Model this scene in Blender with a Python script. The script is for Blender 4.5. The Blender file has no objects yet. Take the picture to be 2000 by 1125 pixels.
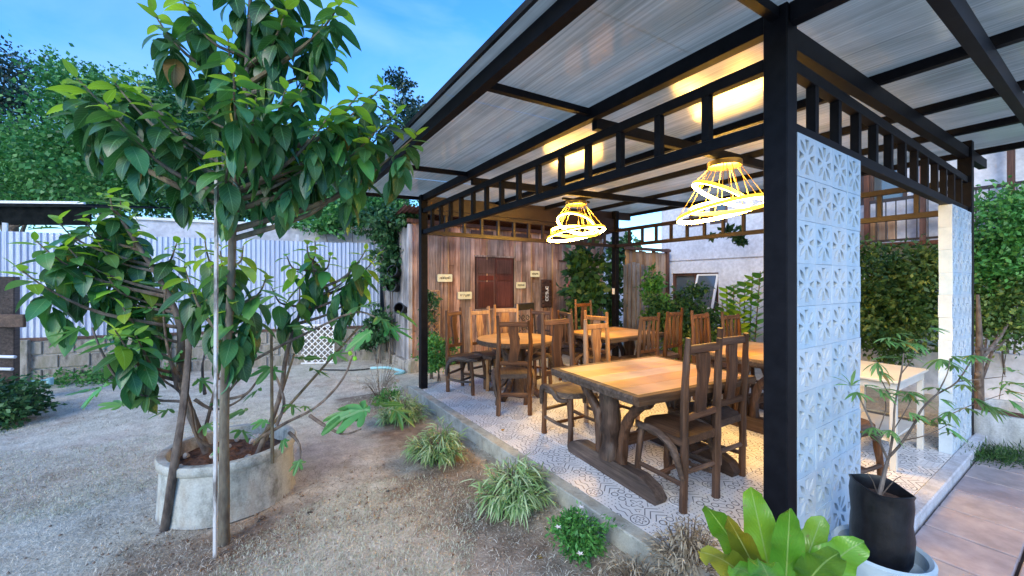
import bpy, bmesh, math, random
import numpy as np
from mathutils import Vector, Matrix, noise as mnoise
R = math.radians
rnd = random.Random(7)
nrng = np.random.default_rng(11)
S = bpy.context.scene
COL = S.collection

# ------------------------------------------------------------------ camera, sky, light, exposure
CAM = Vector((-1.98, -0.81, 1.63))
YAW = R(33.0)
cd = bpy.data.cameras.new('camera'); cam = bpy.data.objects.new('camera', cd); COL.objects.link(cam)
cam.location = CAM; cam.rotation_euler = (R(90), 0, -YAW)
cd.sensor_width = 36.0; cd.lens = 36.0*775/2000; cd.shift_y = -0.00525
cd.clip_start = 0.05; cd.clip_end = 2000
S.camera = cam

W = bpy.data.worlds.new('World'); S.world = W; W.use_nodes = True
nt = W.node_tree; N = nt.nodes; L = nt.links
for n in list(N): N.remove(n)
out = N.new('ShaderNodeOutputWorld'); bg = N.new('ShaderNodeBackground')
sky = N.new('ShaderNodeTexSky'); sky.sky_type = 'NISHITA'; sky.sun_disc = False
SUN_EL, SUN_AZ = R(9), R(238)
sky.sun_elevation = SUN_EL; sky.sun_rotation = SUN_AZ; sky.air_density = 1.0; sky.dust_density = 0.3; sky.ozone_density = 4.0
hs = N.new('ShaderNodeHueSaturation'); hs.inputs['Hue'].default_value = 0.515; hs.inputs['Saturation'].default_value = 1.15; hs.inputs['Value'].default_value = 1.0
tc = N.new('ShaderNodeTexCoord'); mp = N.new('ShaderNodeMapping'); mp.inputs['Scale'].default_value = (1.0, 1.0, 2.6)
nz = N.new('ShaderNodeTexNoise'); nz.inputs['Scale'].default_value = 2.1; nz.inputs['Detail'].default_value = 7; nz.inputs['Roughness'].default_value = 0.55
nz.inputs['Distortion'].default_value = 0.5
cr = N.new('ShaderNodeValToRGB'); cr.color_ramp.elements[0].position = 0.40; cr.color_ramp.elements[1].position = 0.66
cr.color_ramp.elements[0].color = (0, 0, 0, 1); cr.color_ramp.elements[1].color = (.75, .75, .75, 1)
mx = N.new('ShaderNodeMix'); mx.data_type = 'RGBA'
L.new(tc.outputs['Generated'], mp.inputs['Vector']); L.new(mp.outputs['Vector'], nz.inputs['Vector']); L.new(nz.outputs['Fac'], cr.inputs['Fac'])
L.new(sky.outputs['Color'], hs.inputs['Color']); L.new(hs.outputs['Color'], mx.inputs['A'])
mx.inputs['B'].default_value = (.48, 1.02, 1.75, 1)
L.new(cr.outputs['Color'], mx.inputs['Factor']); L.new(mx.outputs['Result'], bg.inputs['Color'])
bg.inputs['Strength'].default_value = 0.15
L.new(bg.outputs['Background'], out.inputs['Surface'])

sl = bpy.data.lights.new('sun', 'SUN'); sl.energy = 0.5; sl.angle = R(25); sl.color = (1.0, 0.95, 0.88)
so = bpy.data.objects.new('sun', sl); COL.objects.link(so)
_az = SUN_AZ; _d = Vector((math.sin(_az)*math.cos(SUN_EL+R(25)), math.cos(_az)*math.cos(SUN_EL+R(25)), math.sin(SUN_EL+R(25))))
so.rotation_euler = _d.to_track_quat('Z', 'Y').to_euler()

S.render.engine = 'CYCLES'
S.view_settings.view_transform = 'Standard'; S.view_settings.look = 'None'
S.view_settings.exposure = 2.32; S.view_settings.gamma = 1.0; S.view_settings.use_curve_mapping = False
S.cycles.use_denoising = True
S.cycles.max_bounces = 8; S.cycles.diffuse_bounces = 3; S.cycles.glossy_bounces = 3; S.cycles.transparent_max_bounces = 6
S.cycles.sample_clamp_indirect = 6.0

# ------------------------------------------------------------------ placing helpers (photo measurements -> metres)
FW = Vector((math.sin(YAW), math.cos(YAW), 0)); RT = Vector((math.cos(YAW), -math.sin(YAW), 0))
def ray(px, py): return RT*((px-1000)/775) + FW + Vector((0, 0, -(py-552)/775))
def at(px, py, depth): return CAM + ray(px, py)*depth
def onz(px, py, z=0.0):
    r = ray(px, py); return CAM + r*((z-CAM.z)/r.z)
def ony(px, py, y):
    r = ray(px, py); return CAM + r*((y-CAM.y)/r.y)
def onx(px, py, x):
    r = ray(px, py); return CAM + r*((x-CAM.x)/r.x)

# ------------------------------------------------------------------ object helpers
def tag(o, label=None, cat=None, group=None, kind=None):
    if label: o['label'] = label
    if cat: o['category'] = cat
    if group: o['group'] = group
    if kind: o['kind'] = kind
    return o
def thing(name, label, cat, loc=(0, 0, 0), group=None):
    o = bpy.data.objects.new(name, None); COL.objects.link(o); o.location = loc; o.empty_display_size = .1
    return tag(o, label, cat, group)
def link(name, me, parent=None, loc=None, mats=None, rot=None):
    """loc None: mesh is in world metres; the child is shifted back by its parent's place."""
    o = bpy.data.objects.new(name, me); COL.objects.link(o)
    if parent is not None:
        o.parent = parent
        if loc is None:
            off = Vector((0, 0, 0)); p = parent
            while p is not None: off += p.location; p = p.parent
            loc = -off
    if loc is not None: o.location = loc
    if rot is not None: o.rotation_euler = rot
    return o
class G:
    """collects simple shapes, then becomes one mesh"""
    def __init__(s): s.v = []; s.f = []; s.sm = []
    def add(s, vs, fs, smooth=False):
        b = len(s.v); s.v += [tuple(v) for v in vs]; s.f += [tuple(i+b for i in f) for f in fs]; s.sm += [smooth]*len(fs); return s
    def box(s, c, d, rz=0.0, ch=0.0, M=None):
        x, y, z = d[0]/2, d[1]/2, d[2]/2
        if ch > 0:
            bm = bmesh.new(); bmesh.ops.create_cube(bm, size=1)
            for v in bm.verts: v.co = Vector((v.co.x*d[0], v.co.y*d[1], v.co.z*d[2]))
            bmesh.ops.bevel(bm, geom=bm.edges[:], offset=ch, segments=1, affect='EDGES')
            bm.verts.ensure_lookup_table()
            vs = [v.co.copy() for v in bm.verts]; fs = [[v.index for v in f.verts] for f in bm.faces]; bm.free()
        else:
            vs = [Vector(p) for p in [(-x,-y,-z),(x,-y,-z),(x,y,-z),(-x,y,-z),(-x,-y,z),(x,-y,z),(x,y,z),(-x,y,z)]]
            fs = [(0,3,2,1),(4,5,6,7),(0,1,5,4),(1,2,6,5),(2,3,7,6),(3,0,4,7)]
        if M is None: M = Matrix.Translation(c) @ Matrix.Rotation(rz, 4, 'Z')
        return s.add([M @ v for v in vs], fs)
    def beam(s, a, b, w, h, up=(0, 0, 1), ch=0.0):
        a = Vector(a); b = Vector(b); d = b-a; ln = d.length; d.normalize(); up = Vector(up)
        if abs(d.dot(up)) > .99: up = Vector((1, 0, 0))
        sx = d.cross(up).normalized(); u2 = sx.cross(d)
        M = Matrix(((sx.x, d.x, u2.x, 0), (sx.y, d.y, u2.y, 0), (sx.z, d.z, u2.z, 0), (0, 0, 0, 1)))
        return s.box(None, (w, ln, h), ch=ch, M=Matrix.Translation((a+b)/2) @ M)
    def tube(s, pts, rad, seg=8, sub=0, jit=0.0, seed=0, smooth=True, flat=1.0):
        pts = [Vector(p) for p in pts]
        if not isinstance(rad, (list, tuple)): rad = [rad]*len(pts)
        if sub and len(pts) > 1:
            P = []; Q = []; n = len(pts)
            for i in range(n-1):
                p0 = pts[max(i-1, 0)]; p1 = pts[i]; p2 = pts[i+1]; p3 = pts[min(i+2, n-1)]
                for k in range(sub):
                    t = k/sub
                    P.append(.5*((2*p1)+(p2-p0)*t+(2*p0-5*p1+4*p2-p3)*t*t+(3*p1-p0-3*p2+p3)*t**3)); Q.append(rad[i]*(1-t)+rad[i+1]*t)
            P.append(pts[-1]); Q.append(rad[-1]); pts, rad = P, Q
        n = len(pts); ring = []; ref = None; rr = random.Random(seed)
        vs = []
        for i, p in enumerate(pts):
            d = (pts[min(i+1, n-1)]-pts[max(i-1, 0)])
            if d.length < 1e-7: d = Vector((0, 0, 1))
            d.normalize()
            if ref is None: ref = d.orthogonal().normalized()
            ref = (ref - d*ref.dot(d)).normalized(); q = d.cross(ref)
            for k in range(seg):
                a = 2*math.pi*k/seg
                r = rad[i]*(1+jit*(mnoise.noise(Vector((math.cos(a)*1.3+seed*7.1, math.sin(a)*1.3, i*.55)))*2))
                vs.append(p + ref*math.cos(a)*r + q*math.sin(a)*r*flat)
        fs = [(i*seg+k, i*seg+(k+1) % seg, (i+1)*seg+(k+1) % seg, (i+1)*seg+k) for i in range(n-1) for k in range(seg)]
        fs.append(tuple(range(seg-1, -1, -1))); fs.append(tuple((n-1)*seg+k for k in range(seg)))
        return s.add(vs, fs, smooth)
    def lathe(s, c, prof, seg=32, smooth=True, jit=0.0):
        c = Vector(c); vs = []
        for (r, z) in prof:
            for k in range(seg):
                a = 2*math.pi*k/seg; rr_ = r*(1+jit*mnoise.noise(Vector((math.cos(a)*2, math.sin(a)*2, z*5))))
                vs.append(c+Vector((math.cos(a)*rr_, math.sin(a)*rr_, z)))
        n = len(prof)
        fs = [(i*seg+k, i*seg+(k+1) % seg, (i+1)*seg+(k+1) % seg, (i+1)*seg+k) for i in range(n-1) for k in range(seg)]
        return s.add(vs, fs, smooth)
    def mesh(s, name, m=None, ao=40):
        me = bpy.data.meshes.new(name); me.from_pydata(s.v, [], s.f); me.update()
        me.polygons.foreach_set('use_smooth', s.sm)
        if m: me.materials.append(m)
        if any(s.sm):
            try: me.set_sharp_from_angle(angle=R(50))
            except Exception: pass
        return me
def part(name, g, m, parent=None, loc=None):
    return link(name, g.mesh(name, m), parent, loc)
def npmesh(name, v, f, m, rv=None, uv=None, midx=None):
    """v (N,3) f (M,3 or 4) numpy"""
    v = np.asarray(v, dtype=float); f = np.asarray(f); uv = None if uv is None else np.asarray(uv, dtype=float)
    me = bpy.data.meshes.new(name); k = f.shape[1]
    me.vertices.add(len(v)); me.vertices.foreach_set('co', v.astype(np.float32).ravel())
    me.loops.add(f.size); me.loops.foreach_set('vertex_index', f.astype(np.int32).ravel())
    me.polygons.add(len(f)); me.polygons.foreach_set('loop_start', np.arange(0, f.size, k, dtype=np.int32))
    me.polygons.foreach_set('loop_total', np.full(len(f), k, dtype=np.int32))
    ms = m if isinstance(m, (list, tuple)) else [m]
    for q in ms: me.materials.append(q)
    if midx is not None: me.polygons.foreach_set('material_index', midx.astype(np.int32))
    if rv is not None:
        a = me.attributes.new('rv', 'FLOAT', 'POINT'); a.data.foreach_set('value', rv.astype(np.float32))
    me.update(calc_edges=True)
    if uv is not None:
        ul = me.uv_layers.new(name='UVMap'); ul.data.foreach_set('uv', uv[f.ravel()].astype(np.float32).ravel())
    me.validate()
    return me

# ------------------------------------------------------------------ materials
class X:
    """tiny node arithmetic"""
    def __init__(s, t, o): s.t = t; s.o = o
    def _m(s, op, *a):
        n = s.t.nodes.new('ShaderNodeMath'); n.operation = op
        for i, q in enumerate((s,)+a):
            if isinstance(q, X): s.t.links.new(q.o, n.inputs[i])
            else: n.inputs[i].default_value = q
        return X(s.t, n.outputs[0])
    def __add__(s, b): return s._m('ADD', b)
    def __sub__(s, b): return s._m('SUBTRACT', b)
    def __mul__(s, b): return s._m('MULTIPLY', b)
    def __truediv__(s, b): return s._m('DIVIDE', b)
    def abs(s): return s._m('ABSOLUTE')
    def frac(s): return s._m('FRACT')
    def floor(s): return s._m('FLOOR')
    def lt(s, b): return s._m('LESS_THAN', b)
    def gt(s, b): return s._m('GREATER_THAN', b)
    def mx(s, b): return s._m('MAXIMUM', b)
    def sqrt(s): return s._m('SQRT')
    def cos(s): return s._m('COSINE')
    def sin(s): return s._m('SINE')
    def atan2(s, b): return s._m('ARCTAN2', b)
    def eq(s, k): return s._m('COMPARE', float(k), 0.1)
def newmat(name):
    m = bpy.data.materials.new(name); m.use_nodes = True
    t = m.node_tree; b = t.nodes['Principled BSDF']; return m, t, b
def nodes_noise(t, scale, detail=5, rough=.6, stretch=(1, 1, 1), coord='Object', dist=0.0, vec=None):
    if vec is None:
        tcn = t.nodes.new('ShaderNodeTexCoord')
        if coord == 'World':
            tcn = t.nodes.new('ShaderNodeNewGeometry'); src = tcn.outputs['Position']
        else: src = tcn.outputs[coord]
    else: src = vec
    mpn = t.nodes.new('ShaderNodeMapping'); mpn.inputs['Scale'].default_value = stretch; t.links.new(src, mpn.inputs['Vector'])
    n = t.nodes.new('ShaderNodeTexNoise'); n.inputs['Scale'].default_value = scale; n.inputs['Detail'].default_value = detail
    n.inputs['Roughness'].default_value = rough; n.inputs['Distortion'].default_value = dist
    t.links.new(mpn.outputs['Vector'], n.inputs['Vector']); return n
def ramp(t, fac, stops):
    r = t.nodes.new('ShaderNodeValToRGB'); e = r.color_ramp.elements
    while len(e) < len(stops): e.new(.5)
    for q, (p, c) in zip(e, stops): q.position = p; q.color = (*c, 1) if len(c) == 3 else c
    t.links.new(fac, r.inputs['Fac']); return r
def mixc(t, fac, a, b, mode='MIX'):
    m = t.nodes.new('ShaderNodeMix'); m.data_type = 'RGBA'; m.blend_type = mode
    for s_, q in (('Factor', fac), ('A', a), ('B', b)):
        if isinstance(q, (int, float)): m.inputs[s_].default_value = q
        elif isinstance(q, tuple): m.inputs[s_].default_value = (*q, 1) if len(q) == 3 else q
        else: t.links.new(q, m.inputs[s_])
    return m.outputs['Result']
def bump(t, b, h, strength=.3, dist=.01):
    n = t.nodes.new('ShaderNodeBump'); n.inputs['Strength'].default_value = strength; n.inputs['Distance'].default_value = dist
    t.links.new(h, n.inputs['Height']); t.links.new(n.outputs['Normal'], b.inputs['Normal'])
def rndout(t): return t.nodes.new('ShaderNodeObjectInfo').outputs['Random']
def simple(name, c1, c2, scale=8, rough=.7, bmp=.3, bdist=.005, stretch=(1, 1, 1), coord='Object', var=.0, metal=0, detail=6, lo=.35, hi=.65, spec=.5, dist=0):
    m, t, b = newmat(name)
    n = nodes_noise(t, scale, detail, .6, stretch, coord, dist)
    c = ramp(t, n.outputs['Fac'], [(lo, c1), (hi, c2)]).outputs['Color']
    if var:
        hsn = t.nodes.new('ShaderNodeHueSaturation'); t.links.new(c, hsn.inputs['Color'])
        r_ = X(t, rndout(t)); v = r_*(2*var)+(1-var); t.links.new(v.o, hsn.inputs['Value'])
        s_ = (r_*7.31).frac()*.5+.75; t.links.new(s_.o, hsn.inputs['Saturation']); c = hsn.outputs['Color']
    t.links.new(c, b.inputs['Base Color']); b.inputs['Roughness'].default_value = rough; b.inputs['Metallic'].default_value = metal
    b.inputs['Specular IOR Level'].default_value = spec
    if bmp: bump(t, b, n.outputs['Fac'], bmp, bdist)
    return m
M = {}
M['steel'] = simple('dark_painted_steel', (.004, .004, .006), (.008, .008, .011), 14, .55, .08, .001, spec=.12)
M['steel_brown'] = simple('brown_painted_steel', (.018, .010, .009), (.03, .017, .013), 9, .5, .08, .001)
def wood(name, a, b_, c, axis=2, scale=3.0, rough=.62, var=.3, bmp=.5, coord='Object', spec=.35):
    st = [9, 9, 9]; st[axis] = .55
    m, t, bs = newmat(name)
    n1 = nodes_noise(t, scale, 8, .65, tuple(st), coord, .6)
    n2 = nodes_noise(t, 2.2, 3, .5, (1, 1, 1), coord)
    c1 = ramp(t, n1.outputs['Fac'], [(.28, a), (.5, b_), (.72, c)]).outputs['Color']
    d = ramp(t, n2.outputs['Fac'], [(.35, (.55, .55, .55)), (.65, (1.15, 1.15, 1.15))]).outputs['Color']
    c2 = mixc(t, 1.0, c1, d, 'MULTIPLY')
    hsn = t.nodes.new('ShaderNodeHueSaturation'); t.links.new(c2, hsn.inputs['Color'])
    r_ = X(t, rndout(t)); t.links.new((r_*(2*var)+(1-var)).o, hsn.inputs['Value']); t.links.new(((r_*5.77).frac()*.6+.65).o, hsn.inputs['Saturation'])
    t.links.new(hsn.outputs['Color'], bs.inputs['Base Color']); bs.inputs['Roughness'].default_value = rough; bs.inputs['Specular IOR Level'].default_value = spec
    bump(t, bs, n1.outputs['Fac'], bmp, .006); return m
M['log'] = wood('weathered_brown_log_wood', (.035, .017, .010), (.10, .048, .026), (.19, .10, .055), 2, 4.5, .5, .25, .6)
M['logx'] = wood('weathered_brown_log_wood_across', (.05, .024, .014), (.13, .06, .032), (.22, .12, .065), 0, 4.5, .5, .25, .6)
M['logy'] = wood('weathered_grey_brown_beam', (.035, .022, .017), (.095, .06, .044), (.18, .12, .085), 1, 4.5, .6, .25, .6)
M['top'] = wood('varnished_honey_planks', (.42, .22, .07), (.50, .29, .095), (.57, .36, .13), 0, 2.6, .34, .04, .15, spec=.5)
M['edge'] = wood('bark_edge_wood', (.045, .028, .02), (.11, .07, .048), (.21, .15, .11), 0, 3.5, .75, .1, .8)
M['lightlog'] = wood('pale_stripped_log_wood', (.22, .10, .045), (.42, .22, .1), (.56, .34, .18), 2, 3.6, .5, .15, .5)
M['plank'] = wood('old_red_brown_wall_plank', (.14, .075, .058), (.35, .215, .17), (.58, .42, .35), 2, 2.6, .8, .34, .6)
M['greyplank'] = wood('sun_bleached_grey_plank', (.16, .15, .15), (.33, .32, .33), (.52, .5, .5), 2, 2.6, .85, .25, .6)
M['shutter'] = wood('dark_red_shutter_wood', (.05, .014, .012), (.09, .024, .02), (.14, .045, .036), 2, 3, .6, .12, .3)
M['tan'] = wood('tan_board_wood', (.24, .13, .07), (.42, .25, .14), (.56, .38, .24), 2, 2.2, .8, .25, .4)
M['darkwood'] = wood('dark_brown_window_wood', (.05, .022, .014), (.11, .045, .028), (.18, .08, .05), 2, 3, .6, .2, .3)
M['bark'] = simple('green_brown_bark', (.085, .065, .045), (.2, .17, .11), 22, .85, .7, .006, (1, 1, .35), var=.15)
M['bark2'] = simple('grey_brown_bark', (.07, .05, .04), (.19, .15, .12), 26, .85, .7, .006, (1, 1, .4), var=.2)
M['white'] = simple('white_paint', (.70, .71, .72), (.80, .80, .80), 5, .55, .12, .002)
M['block'] = simple('white_painted_cement_block', (.42, .53, .62), (.52, .62, .70), 11, .62, .35, .003, var=.04)
M['cavityshade'] = simple('cement_with_cavity_shade', (.02, .022, .026), (.045, .045, .05), 14, .95, .3)  # shade inside the block cavities, put into the colour
M['recessshade'] = simple('cement_with_recess_shade', (.05, .075, .10), (.09, .12, .16), 20, .9, .3)  # shade on the petal recess floors, put into the colour
M['creampaint'] = simple('cream_white_paint', (.56, .54, .49), (.64, .62, .56), 6, .45, .08, .001)
M['conc'] = None
def concrete(name, base, dark, stain, sc=1.0, coord='Object', zst=.35):
    m, t, b = newmat(name)
    n1 = nodes_noise(t, 3.2*sc, 8, .7, (1, 1, zst), coord); n2 = nodes_noise(t, 40*sc, 4, .6, (1, 1, 1), coord); n3 = nodes_noise(t, 1.3*sc, 4, .6, (1.6, 1.6, .5), coord)
    c = ramp(t, n1.outputs['Fac'], [(.34, dark), (.52, base), (.8, tuple(min(1, q*1.2) for q in base))]).outputs['Color']
    f3 = ramp(t, n3.outputs['Fac'], [(.5, (0, 0, 0)), (.68, (.8, .8, .8))]).outputs['Color']
    c = mixc(t, f3, c, stain)
    g = ramp(t, n2.outputs['Fac'], [(.3, (.8, .8, .8)), (.7, (1.1, 1.1, 1.1))]).outputs['Color']
    c = mixc(t, 1.0, c, g, 'MULTIPLY'); t.links.new(c, b.inputs['Base Color']); b.inputs['Roughness'].default_value = .85
    b.inputs['Specular IOR Level'].default_value = .25
    bump(t, b, n2.outputs['Fac'], .35, .003); return m
M['conc'] = concrete('weathered_ring_concrete', (.44, .46, .43), (.17, .18, .16), (.30, .24, .18), 2.2, 'Object', .6)
M['concpale'] = concrete('pale_ring_pot_concrete', (.50, .54, .57), (.30, .33, .35), (.36, .38, .36), 2.0)
M['curb'] = concrete('pale_kerb_concrete', (.42, .44, .40), (.24, .25, .22), (.30, .30, .25), 2.5, 'World', 1)
M['oldwall'] = concrete('mossy_cement_block', (.36, .33, .29), (.10, .09, .075), (.17, .16, .1), 2.2)
M['facade'] = concrete('lavender_white_render', (.62, .63, .68), (.5, .51, .56), (.40, .42, .46), .35, 'World', .6)
M['mortar'] = simple('pale_mortar', (.4, .38, .35), (.6, .58, .54), 20, .9, .3)
M['paver'] = simple('pink_grey_paving_concrete', (.25, .225, .24), (.37, .335, .355), 7, .75, .25, .003, var=.10, detail=9, coord='World')
M['soil'] = simple('dark_red_soil', (.045, .022, .014), (.15, .075, .045), 30, .95, 1.0, .02)
M['plasticblack'] = simple('black_grow_bag_plastic', (.003, .003, .004), (.012, .012, .015), 18, .38, .5, .004)
M['bluepot'] = simple('pale_blue_cement_pot', (.33, .43, .50), (.45, .55, .61), 9, .6, .2, .002)
M['kerbw'] = concrete('whitewashed_kerb', (.52, .55, .60), (.36, .38, .42), (.42, .42, .42), 2.5, 'World', 1)
M['pvc'] = simple('pale_blue_pvc_pipe', (.22, .48, .55), (.32, .6, .66), 5, .4, 0)
M['whitepvc'] = simple('white_pvc_pipe', (.6, .62, .66), (.74, .75, .78), 5, .4, 0)
M['stone'] = simple('pale_stone', (.3, .28, .26), (.52, .5, .47), 9, .85, .5, .01, var=.2)
M['gold'] = simple('gold_lamp_metal', (.75, .50, .14), (.82, .58, .2), 8, .28, 0, metal=1)
M['iron'] = simple('black_wrought_iron', (.015, .014, .014), (.03, .028, .027), 12, .4, .1)
M['cream'] = simple('cream_sign_board', (.70, .66, .42), (.80, .76, .52), 9, .6, .1)
M['ink'] = simple('dark_sign_ink', (.03, .03, .03), (.06, .05, .05), 9, .7, 0)
M['redpaint'] = simple('faded_red_sign_paint', (.42, .06, .05), (.6, .14, .12), 14, .6, .2)
M['carve'] = simple('dark_carved_wood', (.025, .012, .01), (.07, .032, .024), 20, .6, .5)
M['stake'] = simple('peeling_white_stake', (.16, .15, .14), (.50, .51, .52), 16, .75, .3, .002, (1, 1, .25), lo=.4, hi=.5)
M['cushion'] = simple('grey_seat', (.06, .065, .08), (.12, .125, .14), 9, .7, .3)

# metal corrugated sheet, rusty roof
M['zinc'] = simple('white_zinc_sheet', (.40, .46, .60), (.56, .62, .76), 1.6, .42, .1, .002, (3, 3, .4), 'World', metal=.25)
M['rust'] = simple('rusty_red_roof_sheet', (.10, .04, .03), (.24, .10, .08), 4, .7, .3, .003, coord='World')
M['canopyshade'] = simple('canopy_shade_black', (.006, .008, .008), (.016, .018, .018), 6, .95, .2, spec=.02)  # near-black colour stands in for the shade under the canopy
M['darksheet'] = simple('dark_grey_roof_sheet', (.010, .013, .015), (.028, .03, .033), 4, .8, .1, coord='World', spec=.05)
def foil():
    m, t, b = newmat('ribbed_translucent_silver_roof_sheet')
    n1 = nodes_noise(t, 1.0, 6, .7, (46, .25, 1), 'World', .15); n2 = nodes_noise(t, 1.1, 5, .6, (1, .6, 1), 'World', .8); n3 = nodes_noise(t, 5, 3, .5, (1, 1, 1), 'World')
    c = ramp(t, n1.outputs['Fac'], [(.3, (.29, .285, .235)), (.5, (.43, .42, .345)), (.72, (.60, .58, .48))]).outputs['Color']
    d = ramp(t, n2.outputs['Fac'], [(.3, (.5, .54, .52)), (.6, (1, 1, 1))]).outputs['Color']
    c = mixc(t, 1.0, c, d, 'MULTIPLY')
    tr = t.nodes.new('ShaderNodeBsdfTranslucent'); t.links.new(c, tr.inputs['Color'])
    t.links.new(c, b.inputs['Base Color']); b.inputs['Metallic'].default_value = .0; b.inputs['Roughness'].default_value = .16
    b.inputs['IOR'].default_value = 2.1; b.inputs['Specular IOR Level'].default_value = .8
    ad = t.nodes.new('ShaderNodeMix'); ad.data_type = 'FLOAT'; ad.inputs['Factor'].default_value = .6
    t.links.new(n1.outputs['Fac'], ad.inputs['A']); t.links.new(n3.outputs['Fac'], ad.inputs['B'])
    bump(t, b, ad.outputs['Result'], .10, .004)
    ms = t.nodes.new('ShaderNodeMixShader'); ms.inputs[0].default_value = .38
    t.links.new(b.outputs[0], ms.inputs[1]); t.links.new(tr.outputs[0], ms.inputs[2]); t.links.new(ms.outputs[0], t.nodes['Material Output'].inputs['Surface'])
    return m
M['foil'] = foil()

def leafmat(name, c1, c2, rib, rough=.38, trans=.25, veins=True, uv=True):
    m, t, b = newmat(name)
    if uv:
        uvn = t.nodes.new('ShaderNodeTexCoord'); sp = t.nodes.new('ShaderNodeSeparateXYZ'); t.links.new(uvn.outputs['UV'], sp.inputs[0])
        u = X(t, sp.outputs[0]); v = X(t, sp.outputs[1])
        au = (u-.5).abs()
        ribm = au.lt(.022)
        vein = ((v*9 - au*5).frac()-.5).abs().gt(.44)*.45
        f = ribm.mx(vein) if veins else ribm
    n = nodes_noise(t, 5, 3, .5, (1, 1, 1), 'World')
    r_ = rndout(t)
    c = ramp(t, n.outputs['Fac'], [(.3, c1), (.7, c2)]).outputs['Color']
    hsn = t.nodes.new('ShaderNodeHueSaturation'); t.links.new(c, hsn.inputs['Color'])
    q = X(t, r_); t.links.new((q*1.0+.5).o, hsn.inputs['Value']); t.links.new(((q*3.3).frac()*.07+.455).o, hsn.inputs['Hue'])
    c = hsn.outputs['Color']
    if uv: c = mixc(t, f.o, c, rib)
    sn = nodes_noise(t, 38, 3, .6, (1, 1, 1), 'World'); sf = ramp(t, sn.outputs['Fac'], [(.66, (0, 0, 0)), (.72, (.8, .8, .8))]).outputs['Color']
    c = mixc(t, sf, c, (.22, .16, .05)); bump(t, b, n.outputs['Fac'] if not uv else ((X(t, n.outputs['Fac'])+f*.3+(v*150-au*60).sin()*.12) if 'fern' in name else (X(t, n.outputs['Fac'])+f*.3)).o, .4, .004)
    t.links.new(c, b.inputs['Base Color']); b.inputs['Roughness'].default_value = rough
    tr = t.nodes.new('ShaderNodeBsdfTranslucent'); tr.inputs['Color'].default_value = (c2[0]*1.6, c2[1]*1.7, c2[2]*.9, 1)
    ms = t.nodes.new('ShaderNodeMixShader'); ms.inputs[0].default_value = trans
    t.links.new(b.outputs[0], ms.inputs[1]); t.links.new(tr.outputs[0], ms.inputs[2])
    t.links.new(ms.outputs[0], t.nodes['Material Output'].inputs['Surface'])
    return m
M['leaf'] = leafmat('mature_dark_leaf', (.022, .105, .042), (.062, .205, .068), (.15, .32, .13), .36, .18)
M['leafmid'] = leafmat('mid_green_leaf', (.05, .20, .045), (.11, .31, .065), (.14, .32, .1), .38, .22)
M['leafnew'] = leafmat('young_yellow_green_leaf', (.20, .42, .035), (.36, .58, .06), (.34, .55, .14), .42, .32)
M['leafold'] = leafmat('yellowing_leaf', (.22, .20, .03), (.42, .26, .04), (.4, .3, .1), .5, .25)
M['fig'] = leafmat('fig_leaf', (.06, .21, .06), (.13, .34, .10), (.2, .38, .16), .5, .25, veins=False)
M['nest'] = leafmat('birds_nest_fern_leaf', (.055, .21, .02), (.13, .34, .04), (.27, .42, .13), .32, .25, veins=False)
M['nestold'] = leafmat('yellowed_fern_leaf', (.14, .2, .02), (.28, .32, .04), (.34, .38, .14), .42, .25, veins=False)
M['thinleaf'] = leafmat('narrow_leaflet', (.06, .17, .05), (.16, .33, .1), (.3, .42, .2), .45, .3, veins=False)
def cloudmat(name, dark, mid, light, trans=.2, rough=.5):
    m, t, b = newmat(name)
    a = t.nodes.new('ShaderNodeAttribute'); a.attribute_name = 'rv'
    c = ramp(t, a.outputs['Fac'], [(.0, dark), (.55, mid), (1.0, light)]).outputs['Color']
    t.links.new(c, b.inputs['Base Color']); b.inputs['Roughness'].default_value = rough
    tr = t.nodes.new('ShaderNodeBsdfTranslucent'); t.links.new(c, tr.inputs['Color'])
    ms = t.nodes.new('ShaderNodeMixShader'); ms.inputs[0].default_value = trans
    t.links.new(b.outputs[0], ms.inputs[1]); t.links.new(tr.outputs[0], ms.inputs[2]); t.links.new(ms.outputs[0], t.nodes['Material Output'].inputs['Surface'])
    return m
M['f_dark'] = cloudmat('dark_tree_foliage', (.006, .03, .026), (.014, .055, .035), (.03, .09, .05))
M['f_green'] = cloudmat('fresh_tree_foliage', (.02, .10, .025), (.06, .24, .05), (.18, .42, .10))
M['f_mid'] = cloudmat('mid_tree_foliage', (.012, .06, .02), (.03, .12, .035), (.08, .22, .05))
M['f_hedge'] = cloudmat('shrub_foliage', (.018, .06, .015), (.075, .17, .035), (.34, .42, .10), .3)
M['f_ivy'] = cloudmat('climber_foliage', (.012, .05, .02), (.03, .11, .035), (.09, .2, .06))
M['f_bright'] = cloudmat('bright_shrub_foliage', (.03, .14, .03), (.07, .26, .05), (.16, .4, .09))
M['f_bamboo'] = cloudmat('variegated_grass_blades', (.09, .22, .06), (.24, .42, .15), (.56, .68, .42), .3)
M['f_dry'] = cloudmat('dry_twig_foliage', (.14, .11, .08), (.30, .26, .19), (.50, .45, .34), .15, .8)
M['f_grass'] = cloudmat('green_grass_blades', (.012, .045, .012), (.03, .09, .02), (.07, .16, .04))
M['f_straw'] = cloudmat('dry_grass_straw', (.34, .31, .24), (.62, .58, .47), (.85, .81, .70), .1, .9)
M['lawn_g'] = cloudmat('grey_green_lawn_blades', (.26, .30, .20), (.48, .52, .38), (.70, .73, .58), .1, .9)

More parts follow.
